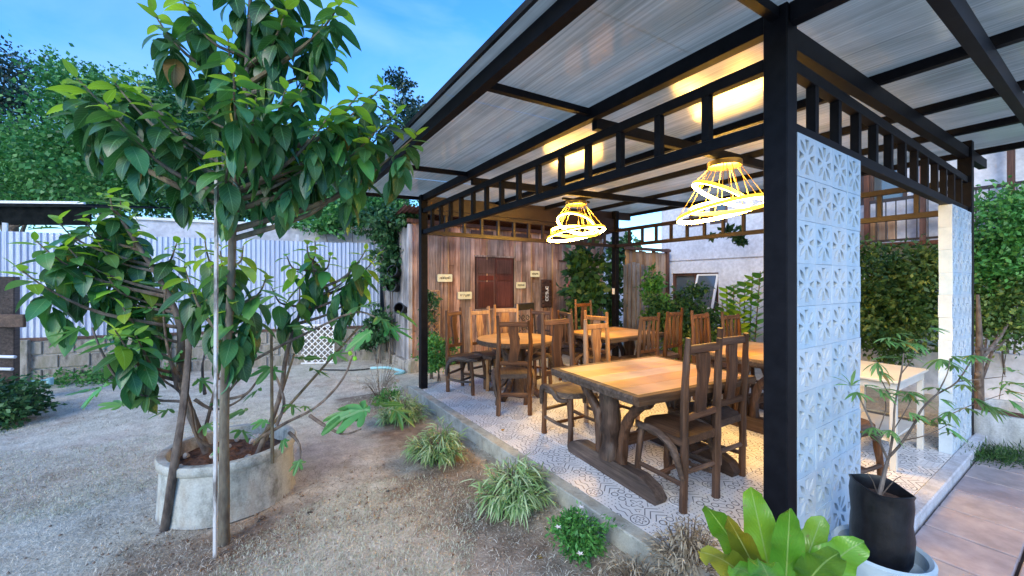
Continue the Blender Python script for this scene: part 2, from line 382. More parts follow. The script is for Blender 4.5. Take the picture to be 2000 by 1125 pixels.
def groundmat():
    m, t, b = newmat('dry_lawn_and_dirt')
    n1 = nodes_noise(t, .55, 6, .6, (1, 1, 1), 'World', .6); n2 = nodes_noise(t, 6, 8, .7, (1, 1, 1), 'World', .3); n3 = nodes_noise(t, 55, 4, .7, (1, 1, 1), 'World')
    n4 = nodes_noise(t, 1.6, 5, .6, (1, 1, 1), 'World')
    dirt = ramp(t, n2.outputs['Fac'], [(.3, (.40, .35, .29)), (.55, (.60, .55, .46)), (.75, (.74, .69, .60))]).outputs['Color']
    lawn = ramp(t, n2.outputs['Fac'], [(.3, (.42, .41, .32)), (.55, (.62, .60, .50)), (.75, (.76, .75, .64))]).outputs['Color']
    f = ramp(t, n1.outputs['Fac'], [(.42, (0, 0, 0)), (.58, (1, 1, 1))]).outputs['Color']
    c = mixc(t, f, dirt, lawn)
    f4 = ramp(t, n4.outputs['Fac'], [(.56, (0, 0, 0)), (.72, (.7, .7, .7))]).outputs['Color']
    c = mixc(t, f4, c, (.33, .24, .18))
    g = ramp(t, n3.outputs['Fac'], [(.3, (.7, .7, .7)), (.7, (1.25, 1.25, 1.25))]).outputs['Color']
    c = mixc(t, 1.0, c, g, 'MULTIPLY'); t.links.new(c, b.inputs['Base Color']); b.inputs['Roughness'].default_value = .95
    b.inputs['Specular IOR Level'].default_value = .1
    gg = t.nodes.new('ShaderNodeNewGeometry'); spx = t.nodes.new('ShaderNodeSeparateXYZ'); t.links.new(gg.outputs['Position'], spx.inputs[0])
    gx = X(t, spx.outputs[0]); gy = X(t, spx.outputs[1]); n5 = X(t, n4.outputs['Fac'])
    k1 = (gx+.55).abs()*1.6; k1 = (k1*-1+1.0)+(n5-.5)*2.2; k1 = k1*gy.lt(5.2)
    tx, ty = onz(455, 1050).x, onz(455, 1050).y; k2 = (((gx-tx)*(gx-tx)+(gy-ty)*(gy-ty)).sqrt()*-1.7+1.1)+(n5-.5)*2.0
    kk = k1.mx(k2)._m('MINIMUM', .85).mx(0.0)
    soilc = ramp(t, n2.outputs['Fac'], [(.3, (.10, .068, .046)), (.55, (.24, .175, .125)), (.78, (.46, .38, .29))]).outputs['Color']
    c = mixc(t, kk.o, c, soilc); t.links.new(c, b.inputs['Base Color'])
    ad = X(t, n2.outputs['Fac'])*.8 + X(t, n3.outputs['Fac'])*.7
    bump(t, b, ad.o, .9, .03); return m
M['ground'] = groundmat()

def tilemat():
    m, t, b = newmat('patchwork_printed_floor_tile')
    g = t.nodes.new('ShaderNodeTexCoord'); sp = t.nodes.new('ShaderNodeSeparateXYZ'); t.links.new(g.outputs['Object'], sp.inputs[0])
    x = (X(t, sp.outputs[0])+.2)/(.4/3); y = (X(t, sp.outputs[1])+.2)/(.4/3)
    ci = x.floor()+y.floor()*3
    px = (x.frac()-.5)*2; py = (y.frac()-.5)*2
    r = (px*px+py*py).sqrt(); a = py.atan2(px)
    m0 = (r-.86).abs().lt(.05).mx((r-.46-(a*6).cos()*.13).abs().lt(.06)).mx(r.lt(.11))
    m1 = (((py+px.abs()*.8)*1.5).frac()-.5).abs().lt(.10)
    u = (px*2).frac()-.5; v = (py*2).frac()-.5
    m2 = (u.abs()+v.abs()).lt(.17)
    m3 = (r-.52-(a*4).cos()*.24).abs().lt(.07).mx((px.abs()+py.abs()-1.5).abs().lt(.06))
    u2 = px.frac()-.5; v2 = py.frac()-.5; r2 = (u2*u2+v2*v2).sqrt()
    m4 = (r2-.34).abs().lt(.055)
    m5 = ((px*1.5+(py*5).sin()*.18).frac()-.5).abs().lt(.08)
    pat = [0, 1, 2, 5, 3, 4, 2, 4, 3]; ms = [m0, m1, m2, m3, m4, m5]
    tot = None
    for k, p in enumerate(pat):
        q = ci.eq(k)*ms[p]; tot = q if tot is None else tot+q
    n = nodes_noise(t, 22, 5, .7, (1, 1, 1), 'World'); n2 = nodes_noise(t, 2.2, 4, .6, (1, 1, 1), 'World')
    base = ramp(t, n2.outputs['Fac'], [(.3, (.66, .67, .69)), (.7, (.80, .81, .82))]).outputs['Color']
    ink = ramp(t, n.outputs['Fac'], [(.35, (.04, .045, .06)), (.75, (.22, .23, .26))]).outputs['Color']
    c = mixc(t, tot.o, base, ink); t.links.new(c, b.inputs['Base Color']); b.inputs['Roughness'].default_value = .3
    return m
M['tile'] = tilemat()
M['grout'] = simple('dark_tile_joint', (.10, .10, .10), (.16, .16, .16), 20, .9, 0)
def glass(name, c, rough=.06):
    m, t, b = newmat(name); b.inputs['Base Color'].default_value = (*c, 1); b.inputs['Roughness'].default_value = rough; b.inputs['Metallic'].default_value = 0; b.inputs['Specular IOR Level'].default_value = 1.0
    n = nodes_noise(t, 3, 2); bump(t, b, n.outputs['Fac'], .05, .01); return m
M['glass'] = glass('dark_window_glass', (.08, .10, .12)); M['paleglass'] = glass('pale_blue_window_glass', (.30, .36, .44), .15)
m, t, b = newmat('warm_led_strip'); b.inputs['Base Color'].default_value = (1, .8, .4, 1)
b.inputs['Emission Color'].default_value = (1.0, .56, .11, 1); b.inputs['Emission Strength'].default_value = 33; M['led'] = m
m, t, b = newmat('amber_led_diffuser_side'); b.inputs['Base Color'].default_value = (.9, .6, .15, 1)
b.inputs['Emission Color'].default_value = (1.0, .60, .03, 1); b.inputs['Emission Strength'].default_value = .30; M['ledside'] = m

# ------------------------------------------------------------------ GROUND
def build_ground():
    def axis(lo, hi, step, far):
        a = list(np.arange(lo, hi+1e-6, step)); e = []; q = step; p = hi
        while p < far: q *= 1.6; p += q; e.append(p)
        s_ = []; q = step; p = lo
        while p > -far: q *= 1.6; p -= q; s_.append(p)
        return np.array(s_[::-1]+a+e)
    xs = axis(-7, 6, .07, 900); ys = axis(-2.5, 10.5, .07, 900)
    v = []; 
    for y in ys:
        for x in xs:
            z = 0
            if -9 < x < 8 and -4 < y < 12:
                z = .022*mnoise.noise(Vector((x*1.1, y*1.1, 0)))+.012*mnoise.noise(Vector((x*4, y*4, 3)))+.006*mnoise.noise(Vector((x*13, y*13, 5)))
                if -.3 < x < 5 and -.9 < y < 5: z = min(z, .0)-.01
            v.append((x, y, z))
    nx = len(xs); ny = len(ys); i = np.arange((ny-1)*(nx-1)); r_, c_ = i//(nx-1), i % (nx-1); a = r_*nx+c_
    f = np.stack([a, a+1, a+nx+1, a+nx], 1)
    me = npmesh('ground', np.array(v), f, M['ground']); me.polygons.foreach_set('use_smooth', [True]*len(f))
    o = link('ground', me); o['kind'] = 'structure'
build_ground()
def gz(x, y):
    z = .022*mnoise.noise(Vector((x*1.1, y*1.1, 0)))+.012*mnoise.noise(Vector((x*4, y*4, 3)))
    return z
PZ = .12
# ------------------------------------------------------------------ PLATFORM with tiles
g = G(); g.box((2.05, 2.42, .03), (4.20, 4.80, .16))
plat = part('platform', g, M['grout']); plat['kind'] = 'structure'
g = G(); g.beam((-.045, -.09, .055), (-.045, 4.86, .055), .11, .14, ch=.008)
k = part('kerb', g, M['curb'], plat); k['label'] = 'pale concrete kerb along the lawn side of the tiled floor'
g = G(); g.beam((.012, -.045, .055), (4.2, -.045, .055), .09, .145, ch=.008); part('kerb', g, M['kerbw'], plat)
g = G(); g.beam((4.19, .002, .055), (4.19, 4.86, .055), .08, .14, ch=.008); part('kerb', g, M['curb'], plat)
g = G(); g.beam((.012, 4.84, .055), (4.148, 4.84, .055), .08, .14, ch=.008); part('kerb', g, M['curb'], plat)
tg = G(); tg.box((0, 0, 0), (.396, .396, .012), ch=.0015); tme = tg.mesh('floor_tile', M['tile'])
for i in range(11):
    for j in range(12):
        x = .212+i*.4; y = .2+j*.4
        if x > 4.15-.05: continue
        if y > 4.8: continue
        o = link('floor_tile', tme, plat, (x, y, .1135+rnd.uniform(-.0006, .0006)), rot=(rnd.uniform(-.001, .001), rnd.uniform(-.001, .001), 0))
        if x+.2 > 4.15: o.scale.x = (4.148-x+.198)/.4; o.location.x = (x-.198+4.148)/2
# ------------------------------------------------------------------ PAVING on the right
pv = G(); pv.box((2.3, -1.56, .0), (3.3, 2.9, .06)); pav = part('paving', pv, M['carve']); pav['kind'] = 'structure'
sg = G(); sg.box((0, 0, 0), (.384, .384, .05), ch=.005); sme = sg.mesh('paving_slab', M['paver'])
for i in range(8):
    for j in range(7):
        link('paving_slab', sme, pav, (.88+.2+i*.4, -.295-j*.4, .032+rnd.uniform(-.0015, .0015)), rot=(rnd.uniform(-.003, .003), rnd.uniform(-.003, .003), rnd.uniform(-.004, .004)))

# ------------------------------------------------------------------ PAVILION
pvl = thing('pavilion', 'dark steel open sided garden pavilion with railed frieze and silver roof over the tiled floor', 'pavilion', (0, 0, PZ))
def roofz(x): return 2.88+.04*x
U0_ = -.985
PW, PL = 4.05, 4.70
for (x, y, nm) in ((.05, .05, 0), (.05, PL-.05, 1), (PW-.05, PL-.05, 1), (PW-.05, .05, 1)):
    g = G(); g.beam((x, y, PZ-(.1 if nm == 0 else .0)), (x, y, roofz(x)-.002), .1, .1, ch=.004); part('post', g, M['steel'] if nm != 2 else M['steel_brown'], pvl)
g = G(); g.beam((U0_, -.62, roofz(U0_)-.003), (U0_, 4.86, roofz(U0_)-.003), .02, .035); part('roof_edge', g, M['darksheet'], pvl)
def side(a, b, m, outn):
    a = Vector(a); b = Vector(b); d = (b-a); ln = d.length; d.normalize(); out_ = Vector(outn)
    for z, h in ((2.35, .06), (2.65, .06)):
        g = G(); g.beam(a+Vector((0, 0, z)), b+Vector((0, 0, z)), .05, h, ch=.002); part('frieze_rail', g, m, pvl)
    n = int(ln/.31); st = (ln)/(n+.0)
    for i in range(1, n+1):
        s_ = .3*i
        if s_ > ln-.05: break
        p = a+d*s_; g = G(); g.beam(p+Vector((0, 0, 2.38)), p+Vector((0, 0, 2.62)), .042, .042, ch=.001); part('baluster', g, m, pvl)
side((.05, .1, 0), (.05, PL-.1, 0), M['steel'], (1, 0, 0))
side((.1, .05, 0), (PW-.1, .05, 0), M['steel'], (0, 1, 0))
side((.1, PL-.05, 0), (PW-.1, PL-.05, 0), M['steel_brown'], (0, 1, 0))
side((PW-.05, .1, 0), (PW-.05, PL-.1, 0), M['steel_brown'], (1, 0, 0))
# roof frame
U0, U1, V0, V1 = -.98, 4.95, -.62, 4.86
for u in (-.86, .05, 1.3, 2.3, 3.3, 4.55):
    h = .085 if u < .2 else .06; w = .06 if u < .2 else .05
    g = G(); zt = roofz(u)-.004-h/2
    if u == .05:
        g.beam((u, V0, zt), (u, -.0015, zt), w, h); g.beam((u, .102, zt), (u, PL-.102, zt), w, h)
    else: g.beam((u, V0, zt), (u, V1-.03, zt), w, h)
    part('purlin', g, M['steel'], pvl)
for v in (-.42, .05, 1.27, 3.2, PL+.02):
    if v in (.05,):
        a_, b_ = (.102, 4.9)
        zt = -.068-.05
        g = G(); g.beam((a_, v, roofz(a_)+zt), (PW-.102, v, roofz(PW-.1)+zt), .06, .1); g.beam((PW+.002, v, roofz(PW)+zt), (b_, v, roofz(b_)+zt), .06, .1)
        part('rafter', g, M['steel'], pvl)
        g = G(); g.beam((-.83, v, roofz(-.83)-.035), (-.002, v, roofz(0)-.035), .04, .045); part('rafter', g, M['steel'], pvl)
    else:
        g = G(); g.beam((-.828, v, roofz(-.83)-.035), (.018, v, roofz(0)-.035), .04, .045)
        part('rafter', g, M['steel'], pvl)
        bk = v > 4; hh_ = .15 if bk else (.1 if v < 0 else .08)
        g = G(); g.beam((.106 if bk else .082, v, roofz(.1)-.068-hh_/2+(.062 if bk else 0)), (4.5, v, roofz(4.5)-.068-hh_/2+(.062 if bk else 0)), .05, hh_); part('rafter', g, M['steel_brown'] if bk else M['steel'], pvl)
g = G(); g.beam((.102, PL-.05, 2.783), (PW-.102, PL-.05, 2.783), .045, .19); part('header_beam', g, M['steel_brown'], pvl)
# roof sheets 1.0 m wide each, ribbed on top
w = (V1-V0)/5
for i in range(5):
    a = V0+i*w; g = G()
    vs = []; n = 12
    for q in range(n+1):
        yy = a-.002+(w+.004)*q/n
        for uu in (U0, U1): vs.append((uu, yy, roofz(uu)+.0025*(i % 2)))
    g.add(vs, [(2*q, 2*q+1, 2*q+3, 2*q+2) for q in range(n)])
    part('roof_sheet', g, M['foil'], pvl)

# ------------------------------------------------------------------ BREEZE BLOCK WALLS
def breeze_mesh(w, h, th):
    mes = []
    # (thickness, front offset, petals, triangles, hollow frame)
    for (d_, off, pet_, tri_, ring_) in ((.018, 0, 1, 1, 0), (.008, .018, 0, 1, 0), (th-.026-.012, .026, 0, 0, 1), (.012, th-.012, 0, 0, 0)):
        cu = bpy.data.curves.new('c', 'CURVE'); cu.dimensions = '2D'; cu.fill_mode = 'BOTH'; cu.extrude = d_/2-.00005
        def spl(pts):
            s_ = cu.splines.new('POLY'); s_.points.add(len(pts)-1)
            for p, q in zip(s_.points, pts): p.co = (q[0], q[1], 0, 1)
            s_.use_cyclic_u = True
        e = .0007
        spl([(-w/2+e, -h/2+e), (w/2-e, -h/2+e), (w/2-e, h/2-e), (-w/2+e, h/2-e)])
        if ring_: spl([(-w/2+.012, -h/2+.012), (w/2-.012, -h/2+.012), (w/2-.012, h/2-.012), (-w/2+.012, h/2-.012)])
        for k in range(4):
            a = k*math.pi/2; ca, sa = math.cos(a), math.sin(a)
            tri = [(-.021, .082), (.021, .082), (.006, .034), (-.006, .034)]
            if tri_: spl([(x*ca-y*sa, x*sa+y*ca) for x, y in tri][::-1])
            if not pet_: continue
            a += math.pi/4; ca, sa = math.cos(a), math.sin(a); pet = []
            for i in range(7): q = i/6; pet.append((-.0135*math.sin(math.pi*q), .020+.082*q))
            for i in range(5, 0, -1): q = i/6; pet.append((.0135*math.sin(math.pi*q), .020+.082*q))
            spl([(x*ca-y*sa, x*sa+y*ca) for x, y in pet])
        ob = bpy.data.objects.new('c', cu); COL.objects.link(ob)
        me = bpy.data.meshes.new_from_object(ob.evaluated_get(bpy.context.evaluated_depsgraph_get())); bpy.data.objects.remove(ob)
        me.transform(Matrix.Translation((0, 0, th/2-off-d_/2))); mes.append(me)
    bm = bmesh.new()
    for me in mes: bm.from_mesh(me)
    me = bpy.data.meshes.new('breeze_block'); bm.to_mesh(me); bm.free(); me.materials.append(M['block'])
    me.polygons.foreach_set('use_smooth', [False]*len(me.polygons)); me.materials.append(M['cavityshade']); me.materials.append(M['recessshade'])
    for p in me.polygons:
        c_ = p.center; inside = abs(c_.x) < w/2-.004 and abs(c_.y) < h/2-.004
        if inside and -th/2+.001 < c_.z < th/2-.0175: p.material_index = 2 if (abs(c_.z-(th/2-.018)) < .0005) else 1  # darker colours inside the holes stand in for shade
    me.transform(Matrix.Rotation(math.pi/2, 4, 'X')); return me
bh = (2.32-PZ)/11
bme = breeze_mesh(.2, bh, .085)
def breeze_wall(x0, cols, label):
    t_ = thing('breeze_block_wall', label, 'block wall', (x0+cols*.1, .045, PZ), 'white breeze block wall panels under the pavilion frieze')
    for i in range(cols):
        for j in range(11):
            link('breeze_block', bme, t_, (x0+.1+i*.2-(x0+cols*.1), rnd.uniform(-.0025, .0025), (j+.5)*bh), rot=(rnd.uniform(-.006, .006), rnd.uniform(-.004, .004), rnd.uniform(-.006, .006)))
    for sx in (x0-.0015, x0+cols*.2+.0015):
        pass
    return t_
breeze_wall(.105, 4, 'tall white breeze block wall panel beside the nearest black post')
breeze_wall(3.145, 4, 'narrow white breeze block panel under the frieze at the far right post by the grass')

# ------------------------------------------------------------------ CHANDELIERS
def chandelier(x, y, zc, seed, label, scale=1.0):
    t_ = thing('chandelier', label, 'chandelier', (x, y, zc), 'lit ring chandeliers under the pavilion roof')
    rr = random.Random(seed)
    g = G(); g.lathe((0, 0, 0), [(0.0, 0), (.15, 0), (.152, -.012), (.15, -.05), (.13, -.055), (0, -.055)], 28); part('canopy', g, M['gold'], t_, (0, 0, 0))
    g = G(); g.beam((-.25, 0, .02), (.25, 0, .02), .035, .03); part('bracket', g, M['steel'], t_, (0, 0, 0))
    rings = [(.27, -.31, R(27), R(20+seed*17)), (.34, -.42, R(-20), R(100+seed*9)), (.41, -.46, R(11), R(205))]
    for (r, z, tilt, az) in rings:
        Mx = Matrix.Translation((rr.uniform(-.03, .03), rr.uniform(-.03, .03), z)) @ Matrix.Rotation(az, 4, 'Z') @ Matrix.Rotation(tilt, 4, 'X')
        n = 40; g = G(); pts = []
        vs = []; prof = [(.009, .016), (.009, -.016), (-.009, -.016), (-.009, .016)]
        for k in range(n):
            a = 2*math.pi*k/n
            for (dr, dz) in prof: vs.append(Mx @ Vector(((r+dr)*math.cos(a), (r+dr)*math.sin(a), dz)))
        fs = [(k*4+q, ((k+1) % n)*4+q, ((k+1) % n)*4+(q+1) % 4, k*4+(q+1) % 4) for k in range(n) for q in range(4)]
        g.add(vs, fs, False); o = part('led_ring', g, M['led'], t_, (0, 0, 0)); o.data.materials.append(M['ledside']); o.data.polygons.foreach_set('material_index', [0 if q in (1, 2) else 1 for k in range(n) for q in range(4)])
        for k in range(5):
            a = 2*math.pi*k/5+rr.random(); p = Mx @ Vector((r*math.cos(a), r*math.sin(a), .012)); q = Vector((p.x, p.y, 0)).normalized()*.135
            g = G(); g.tube([Vector((q.x, q.y, -.05)), p], .0028, 4); part('wire', g, M['gold'], t_, (0, 0, 0))
    return t_
chandelier(1.80, 1.27, roofz(1.8)-.165, 1, 'gold ring chandelier nearest the black post, above the near table')
chandelier(1.88, 3.45, roofz(1.8)-.165, 5, 'gold ring chandelier farther back, above the round table side')

# ------------------------------------------------------------------ CHAIRS
def seat_outline(w, d, n=10):
    pts = [(-w/2, -d/2), (w/2, -d/2)]
    for i in range(n+1):
        a = math.pi*i/n; pts.append((w/2*math.cos(a)*1.02, -d/2+.16+(d-.16)*math.sin(a)**.7 if 0 < i < n else -d/2+.16))
    return pts
def slab(g, pts, z, th):
    n = len(pts); vs = [(x, y, z+th/2) for x, y in pts]+[(x, y, z-th/2) for x, y in pts]
    g.add(vs, [tuple(range(n)), tuple(range(2*n-1, n-1, -1))]+[(i, (i+1) % n, n+(i+1) % n, n+i)[::-1] for i in range(n)])
def make_chair(seed, style=0, pale=False):
    rr = random.Random(seed); t_ = thing('rustic_chair', '', 'chair')
    lm = M['lightlog'] if pale else M['log']; j = lambda s_=.01: rr.uniform(-s_, s_)
    H = 1.13+rr.uniform(-.03, .05)
    for s_ in (-1, 1):
        g = G(); g.tube([(s_*.18, -.20, 0), (s_*.178+j(), -.205, .3), (s_*.18+j(), -.205, .5), (s_*.178+j(.012), -.22, .85), (s_*.175+j(.015), -.235+j(), H+j(.03))],
                        [.027, .026, .029, .025, .019], 7, 3, .12, seed+s_+3); part('back_post', g, lm, t_, (0, 0, 0))
        g = G(); g.tube([(s_*.175+j(), .2+j(), 0), (s_*.165+j(), .185, .2), (s_*.15, .16, .425)], [.028, .024, .026], 7, 3, .15, seed+s_+9); part('front_leg', g, lm, t_, (0, 0, 0))
        g = G(); g.tube([(s_*.178, -.2, .17), (s_*.17, 0, .165+j()), (s_*.168, .19, .17)], .016, 6, 2, .12, seed+s_+19); part('stretcher', g, M['logy'], t_, (0, 0, 0))
        g = G()
        if style == 1: pth = [(s_*.205, -.21, .30), (s_*.225, -.17, .47), (s_*.225, -.03, .49), (s_*.20, .06, .40), (s_*.18, .17, .42)]
        else: pth = [(s_*.20, -.21, .22), (s_*.228, -.16, .40), (s_*.222, .0, .475), (s_*.185, .14, .455), (s_*.12, .235, .44)]
        g.tube(pth, [.018, .026, .027, .025, .017], 7, 3, .12, seed+s_+29); part('curved_brace', g, M['logy'], t_, (0, 0, 0))
    g = G(); g.tube([(-.175, 0, .165), (0, .01, .168), (.175, 0, .165)], .015, 6, 2, .1, seed); part('stretcher', g, M['logx'], t_, (0, 0, 0))
    g = G(); g.tube([(-.165, -.2, .25), (.165, -.2, .24)], .017, 6, 0, .1, seed+1); part('stretcher', g, M['logx'], t_, (0, 0, 0))
    g = G(); slab(g, seat_outline(.40, .42), .45, .05); part('seat', g, M['logy'], t_, (0, 0, 0))
    zt = H-.07
    g = G(); g.beam((-.178, -.228, zt), (.178, -.228, zt+j(.006)), .028, .055, ch=.006); part('top_rail', g, M['logx'] if not pale else M['lightlog'], t_, (0, 0, 0))
    g = G(); g.beam((-.178, -.208, .60), (.178, -.208, .60+j(.01)), .028, .045, ch=.006); part('lower_rail', g, M['logx'], t_, (0, 0, 0))
    if style in (0, 1):
        g = G(); n = 9; vs = []
        for i in range(n+1):
            q = i/n; z = .62+(zt-.03-.62)*q; wl = .055+.012*math.sin(q*7+seed)+j(.006); wr = .055+.012*math.cos(q*6+seed*2)+j(.006); y = -.210-.018*q
            vs += [(-wl, y-.011, z), (wr, y-.011, z), (wr, y+.013, z), (-wl, y+.013, z)]
        fs = [(i*4+k, i*4+(k+1) % 4, (i+1)*4+(k+1) % 4, (i+1)*4+k) for i in range(n) for k in range(4)]+[(3, 2, 1, 0), tuple(n*4+k for k in range(4))]
        g.add(vs, fs); part('splat', g, lm, t_, (0, 0, 0))
    else:
        for k in (-1, 0, 1):
            g = G(); g.tube([(k*.085+j(), -.21, .61), (k*.08+j(.015), -.217, .8), (k*.085+j(), -.227, zt)], [.02, .024, .02], 6, 3, .3, seed+k); part('splat', g, lm, t_, (0, 0, 0))
    return t_
def dup(root):
    r_ = root.copy(); COL.objects.link(r_)
    for ch in list(root.children):
        c = ch.copy(); COL.objects.link(c); c.parent = r_
        for q in ch.children:
            d = q.copy(); COL.objects.link(d); d.parent = c
    return r_
protos = {'a': make_chair(1, 0), 'b': make_chair(2, 1), 'c': make_chair(3, 2), 'p': make_chair(4, 0, True), 'd': make_chair(8, 0)}
used = set()
def chair(kind, back, face, label):
    o = protos[kind] if kind not in used else dup(protos[kind]); used.add(kind)
    f = Vector((face[0], face[1], 0)).normalized()
    o.location = Vector((back[0], back[1], PZ)) + f*.21; o.rotation_euler = (0, 0, math.atan2(f.y, f.x)-math.pi/2)
    o.scale = (1, 1, rnd.uniform(.97, 1.03)); o['label'] = label; o['category'] = 'chair'; o['group'] = 'rustic log chairs round the tables'
    return o
chair('a', (.565, .75), (.04, 1), 'left log chair of the pair with backs to the camera at the near table')
chair('d', (1.045, .81), (.02, 1), 'right log chair of the pair with backs to the camera, nearer the black post')
chair('b', (.64, 2.36), (-.03, -1), 'log chair with looping arm on the far side of the near table, left one')
chair('p', (1.21, 2.37), (.04, -1), 'pale log chair on the far side of the near table, right one')
chair('a', (.42, 4.38), (.5, -.86), 'dark log chair turned sideways at the round table, nearest the left post')
chair('d', (.49, 2.95), (.45, .8), 'log chair at the near side of the round table with its back to the camera')
chair('p', (1.31, 4.44), (-.35, -.9), 'pale golden log chair behind the round table below the shutter')
chair('p', (.86, 4.45), (.15, -1), 'log chair with thick pale post at the back left of the round table')
chair('a', (1.58, 3.9), (-1, -.35), 'log chair on the far right side of the round table')
chair('c', (2.45, 2.66), (.03, 1), 'slatted log chair in front of the back table, left one of two')
chair('c', (2.99, 2.66), (-.04, 1), 'slatted log chair in front of the back table, right one of two')
chair('p', (1.90, 3.05), (1, .1), 'log chair at the left end of the back table, nearer the camera')
chair('c', (1.95, 3.75), (1, -.15), 'log chair at the left end of the back table, farther from the camera')
chair('b', (2.76, 4.22), (.0, -1), 'log chair with looping arm on the far side of the back table')
chair('c', (2.95, 2.2), (.0, -1), 'slatted log chair on the far side of the right hand table, left one')
chair('c', (3.6, 2.15), (-.1, -1), 'slatted log chair on the far side of the right hand table, right one')
chair('b', (1.55, .42), (1, -.25), 'log chair half hidden behind the near breeze block wall')

# ------------------------------------------------------------------ TABLES
def rect_table(c, w, d, rz, seed, label):
    rr = random.Random(seed); t_ = thing('log_table', label, 'table', (c[0], c[1], PZ)); t_.rotation_euler = (0, 0, rz)
    H = .76; n = 5; e = .05
    for i in range(n):
        y = -d/2+e+(i+.5)*(d-2*e)/n
        g = G(); g.box((rr.uniform(-.004, .004), y, H-.0175+rr.uniform(-.0006, .0006)), (w-2*e, (d-2*e)/n-.0025, .035), ch=.002); part('plank', g, M['top'], t_, (0, 0, 0))
    for s_ in (-1, 1):
        def edge(a, b, nn=12):
            a = Vector(a); b = Vector(b); d_ = (b-a); g = G(); vs = []; per = Vector((-d_.y, d_.x, 0)).normalized()
            for i in range(nn+1):
                p = a+d_*(i/nn); o_ = .012*mnoise.noise(Vector((i*.5, seed+s_, 0)))
                o2 = .01*mnoise.noise(Vector((i*.6, seed+s_, 7)))
                for (q, z) in ((-.025, 0), (.024+o_, 0), (.032+o_, -.022), (.022+o2, -.062), (-.02, -.058)): vs.append(p+per*q*(-1)+Vector((0, 0, H-.0005+z)))
            fs = [(i*5+k, i*5+(k+1) % 5, (i+1)*5+(k+1) % 5, (i+1)*5+k)[::-1] for i in range(nn) for k in range(5)]+[tuple(range(5)), tuple(nn*5+k for k in range(5))[::-1]]
            g.add(vs, fs); return g
        part('bark_edge', edge((-w/2*s_, -s_*(d/2-.025), 0), (w/2*s_, -s_*(d/2-.025), 0)), M['edge'], t_, (0, 0, 0))
        part('bark_edge', edge((s_*(w/2-.025), -s_*(d/2-.051), 0), (s_*(w/2-.025), s_*(d/2-.051), 0)), M['edge'], t_, (0, 0, 0))
        x = s_*(w/2-.22)
        # foot beam with upswept rounded nose
        g = G(); pr = [(-d/2+.02, 0), (d/2-.02, 0), (d/2+.0, .04), (d/2-.05, .10), (d/2-.16, .14), (-d/2+.16, .14), (-d/2+.05, .10), (-d/2, .04)]
        m_ = len(pr); vs = [(x-.05, y, z) for y, z in pr]+[(x+.05, y, z) for y, z in pr]
        g.add(vs, [tuple(range(m_)), tuple(range(2*m_-1, m_-1, -1))]+[(i, (i+1) % m_, m_+(i+1) % m_, m_+i)[::-1] for i in range(m_)]); part('foot', g, M['logy'], t_, (0, 0, 0))
        g = G(); g.tube([(x, 0, .12), (x+.01, .01, .3), (x-.008, 0, .5), (x, 0, .66)], [.082, .068, .074, .08], 10, 3, .22, seed+s_); part('trunk_leg', g, M['log'], t_, (0, 0, 0))
        for q in (-1, 1):
            g = G(); g.tube([(x, q*.13, .12), (x+.012, q*.125, .3), (x+.01, q*.17, .45), (x, q*.27, .58), (x, q*.40, .665)], [.045, .04, .04, .036, .038], 8, 4, .2, seed+s_*3+q); part('curved_brace', g, M['log'], t_, (0, 0, 0))
        g = G(); g.beam((x, -d/2+.09, .675), (x, d/2-.09, .675), .09, .05, ch=.01); part('bearer', g, M['logy'], t_, (0, 0, 0))
    g = G(); g.beam((-w/2+.2, 0, .24), (w/2-.2, 0, .24), .05, .09, ch=.01); part('stretcher', g, M['logx'], t_, (0, 0, 0))
    return t_
rect_table((.80, 1.36), 1.28, 1.02, R(-5), 1, 'large square log table nearest the camera with golden plank top')
rect_table((2.72, 1.36), 1.25, 1.04, R(-2), 2, 'log table at the right, half hidden behind the black post')
rect_table((2.60, 3.42), 1.22, 1.0, R(1), 3, 'log table at the back of the pavilion beside the climbing plants')
def round_table(c, r, label):
    t_ = thing('round_table', label, 'table', (c[0], c[1], PZ)); H = .76
    n = 6
    for i in range(n):
        y0 = -r+2*r*i/n+.001; y1 = -r+2*r*(i+1)/n-.001; pts = []
        k = 8
        for q in range(k+1):
            y = y0+(y1-y0)*q/k; pts.append((math.sqrt(max(r*r-y*y, .0004)), y))
        for q in range(k, -1, -1):
            y = y0+(y1-y0)*q/k; pts.append((-math.sqrt(max(r*r-y*y, .0004)), y))
        g = G(); slab(g, pts, H-.02, .04); part('plank', g, M['top'], t_, (0, 0, 0))
    g = G(); g.lathe((0, 0, H-.06), [(r+.004, 0), (r+.012, .02), (r+.012, .045), (r+.002, .0585), (r-.0, .0585), (r-.0, 0), (r+.004, 0)], 40, jit=.012); part('rim', g, M['edge'], t_, (0, 0, 0))
    g = G(); g.tube([(0, 0, 0), (.01, 0, .2), (-.01, .01, .5), (0, 0, .72)], [.17, .11, .10, .16], 12, 3, .25, 4); part('trunk_leg', g, M['log'], t_, (0, 0, 0))
    for k in range(4):
        a = k*math.pi/2+.5; ca, sa = math.cos(a), math.sin(a)
        g = G(); g.tube([(ca*.4, sa*.4, 0), (ca*.22, sa*.22, .12), (ca*.12, sa*.12, .3), (ca*.2, sa*.2, .55), (ca*.38, sa*.38, .70)], [.04, .045, .04, .035, .03], 7, 3, .2, k); part('curved_brace', g, M['log'], t_, (0, 0, 0))
    return t_
round_table((1.0, 3.67), .53, 'round log table with pale orange top near the wooden shed')

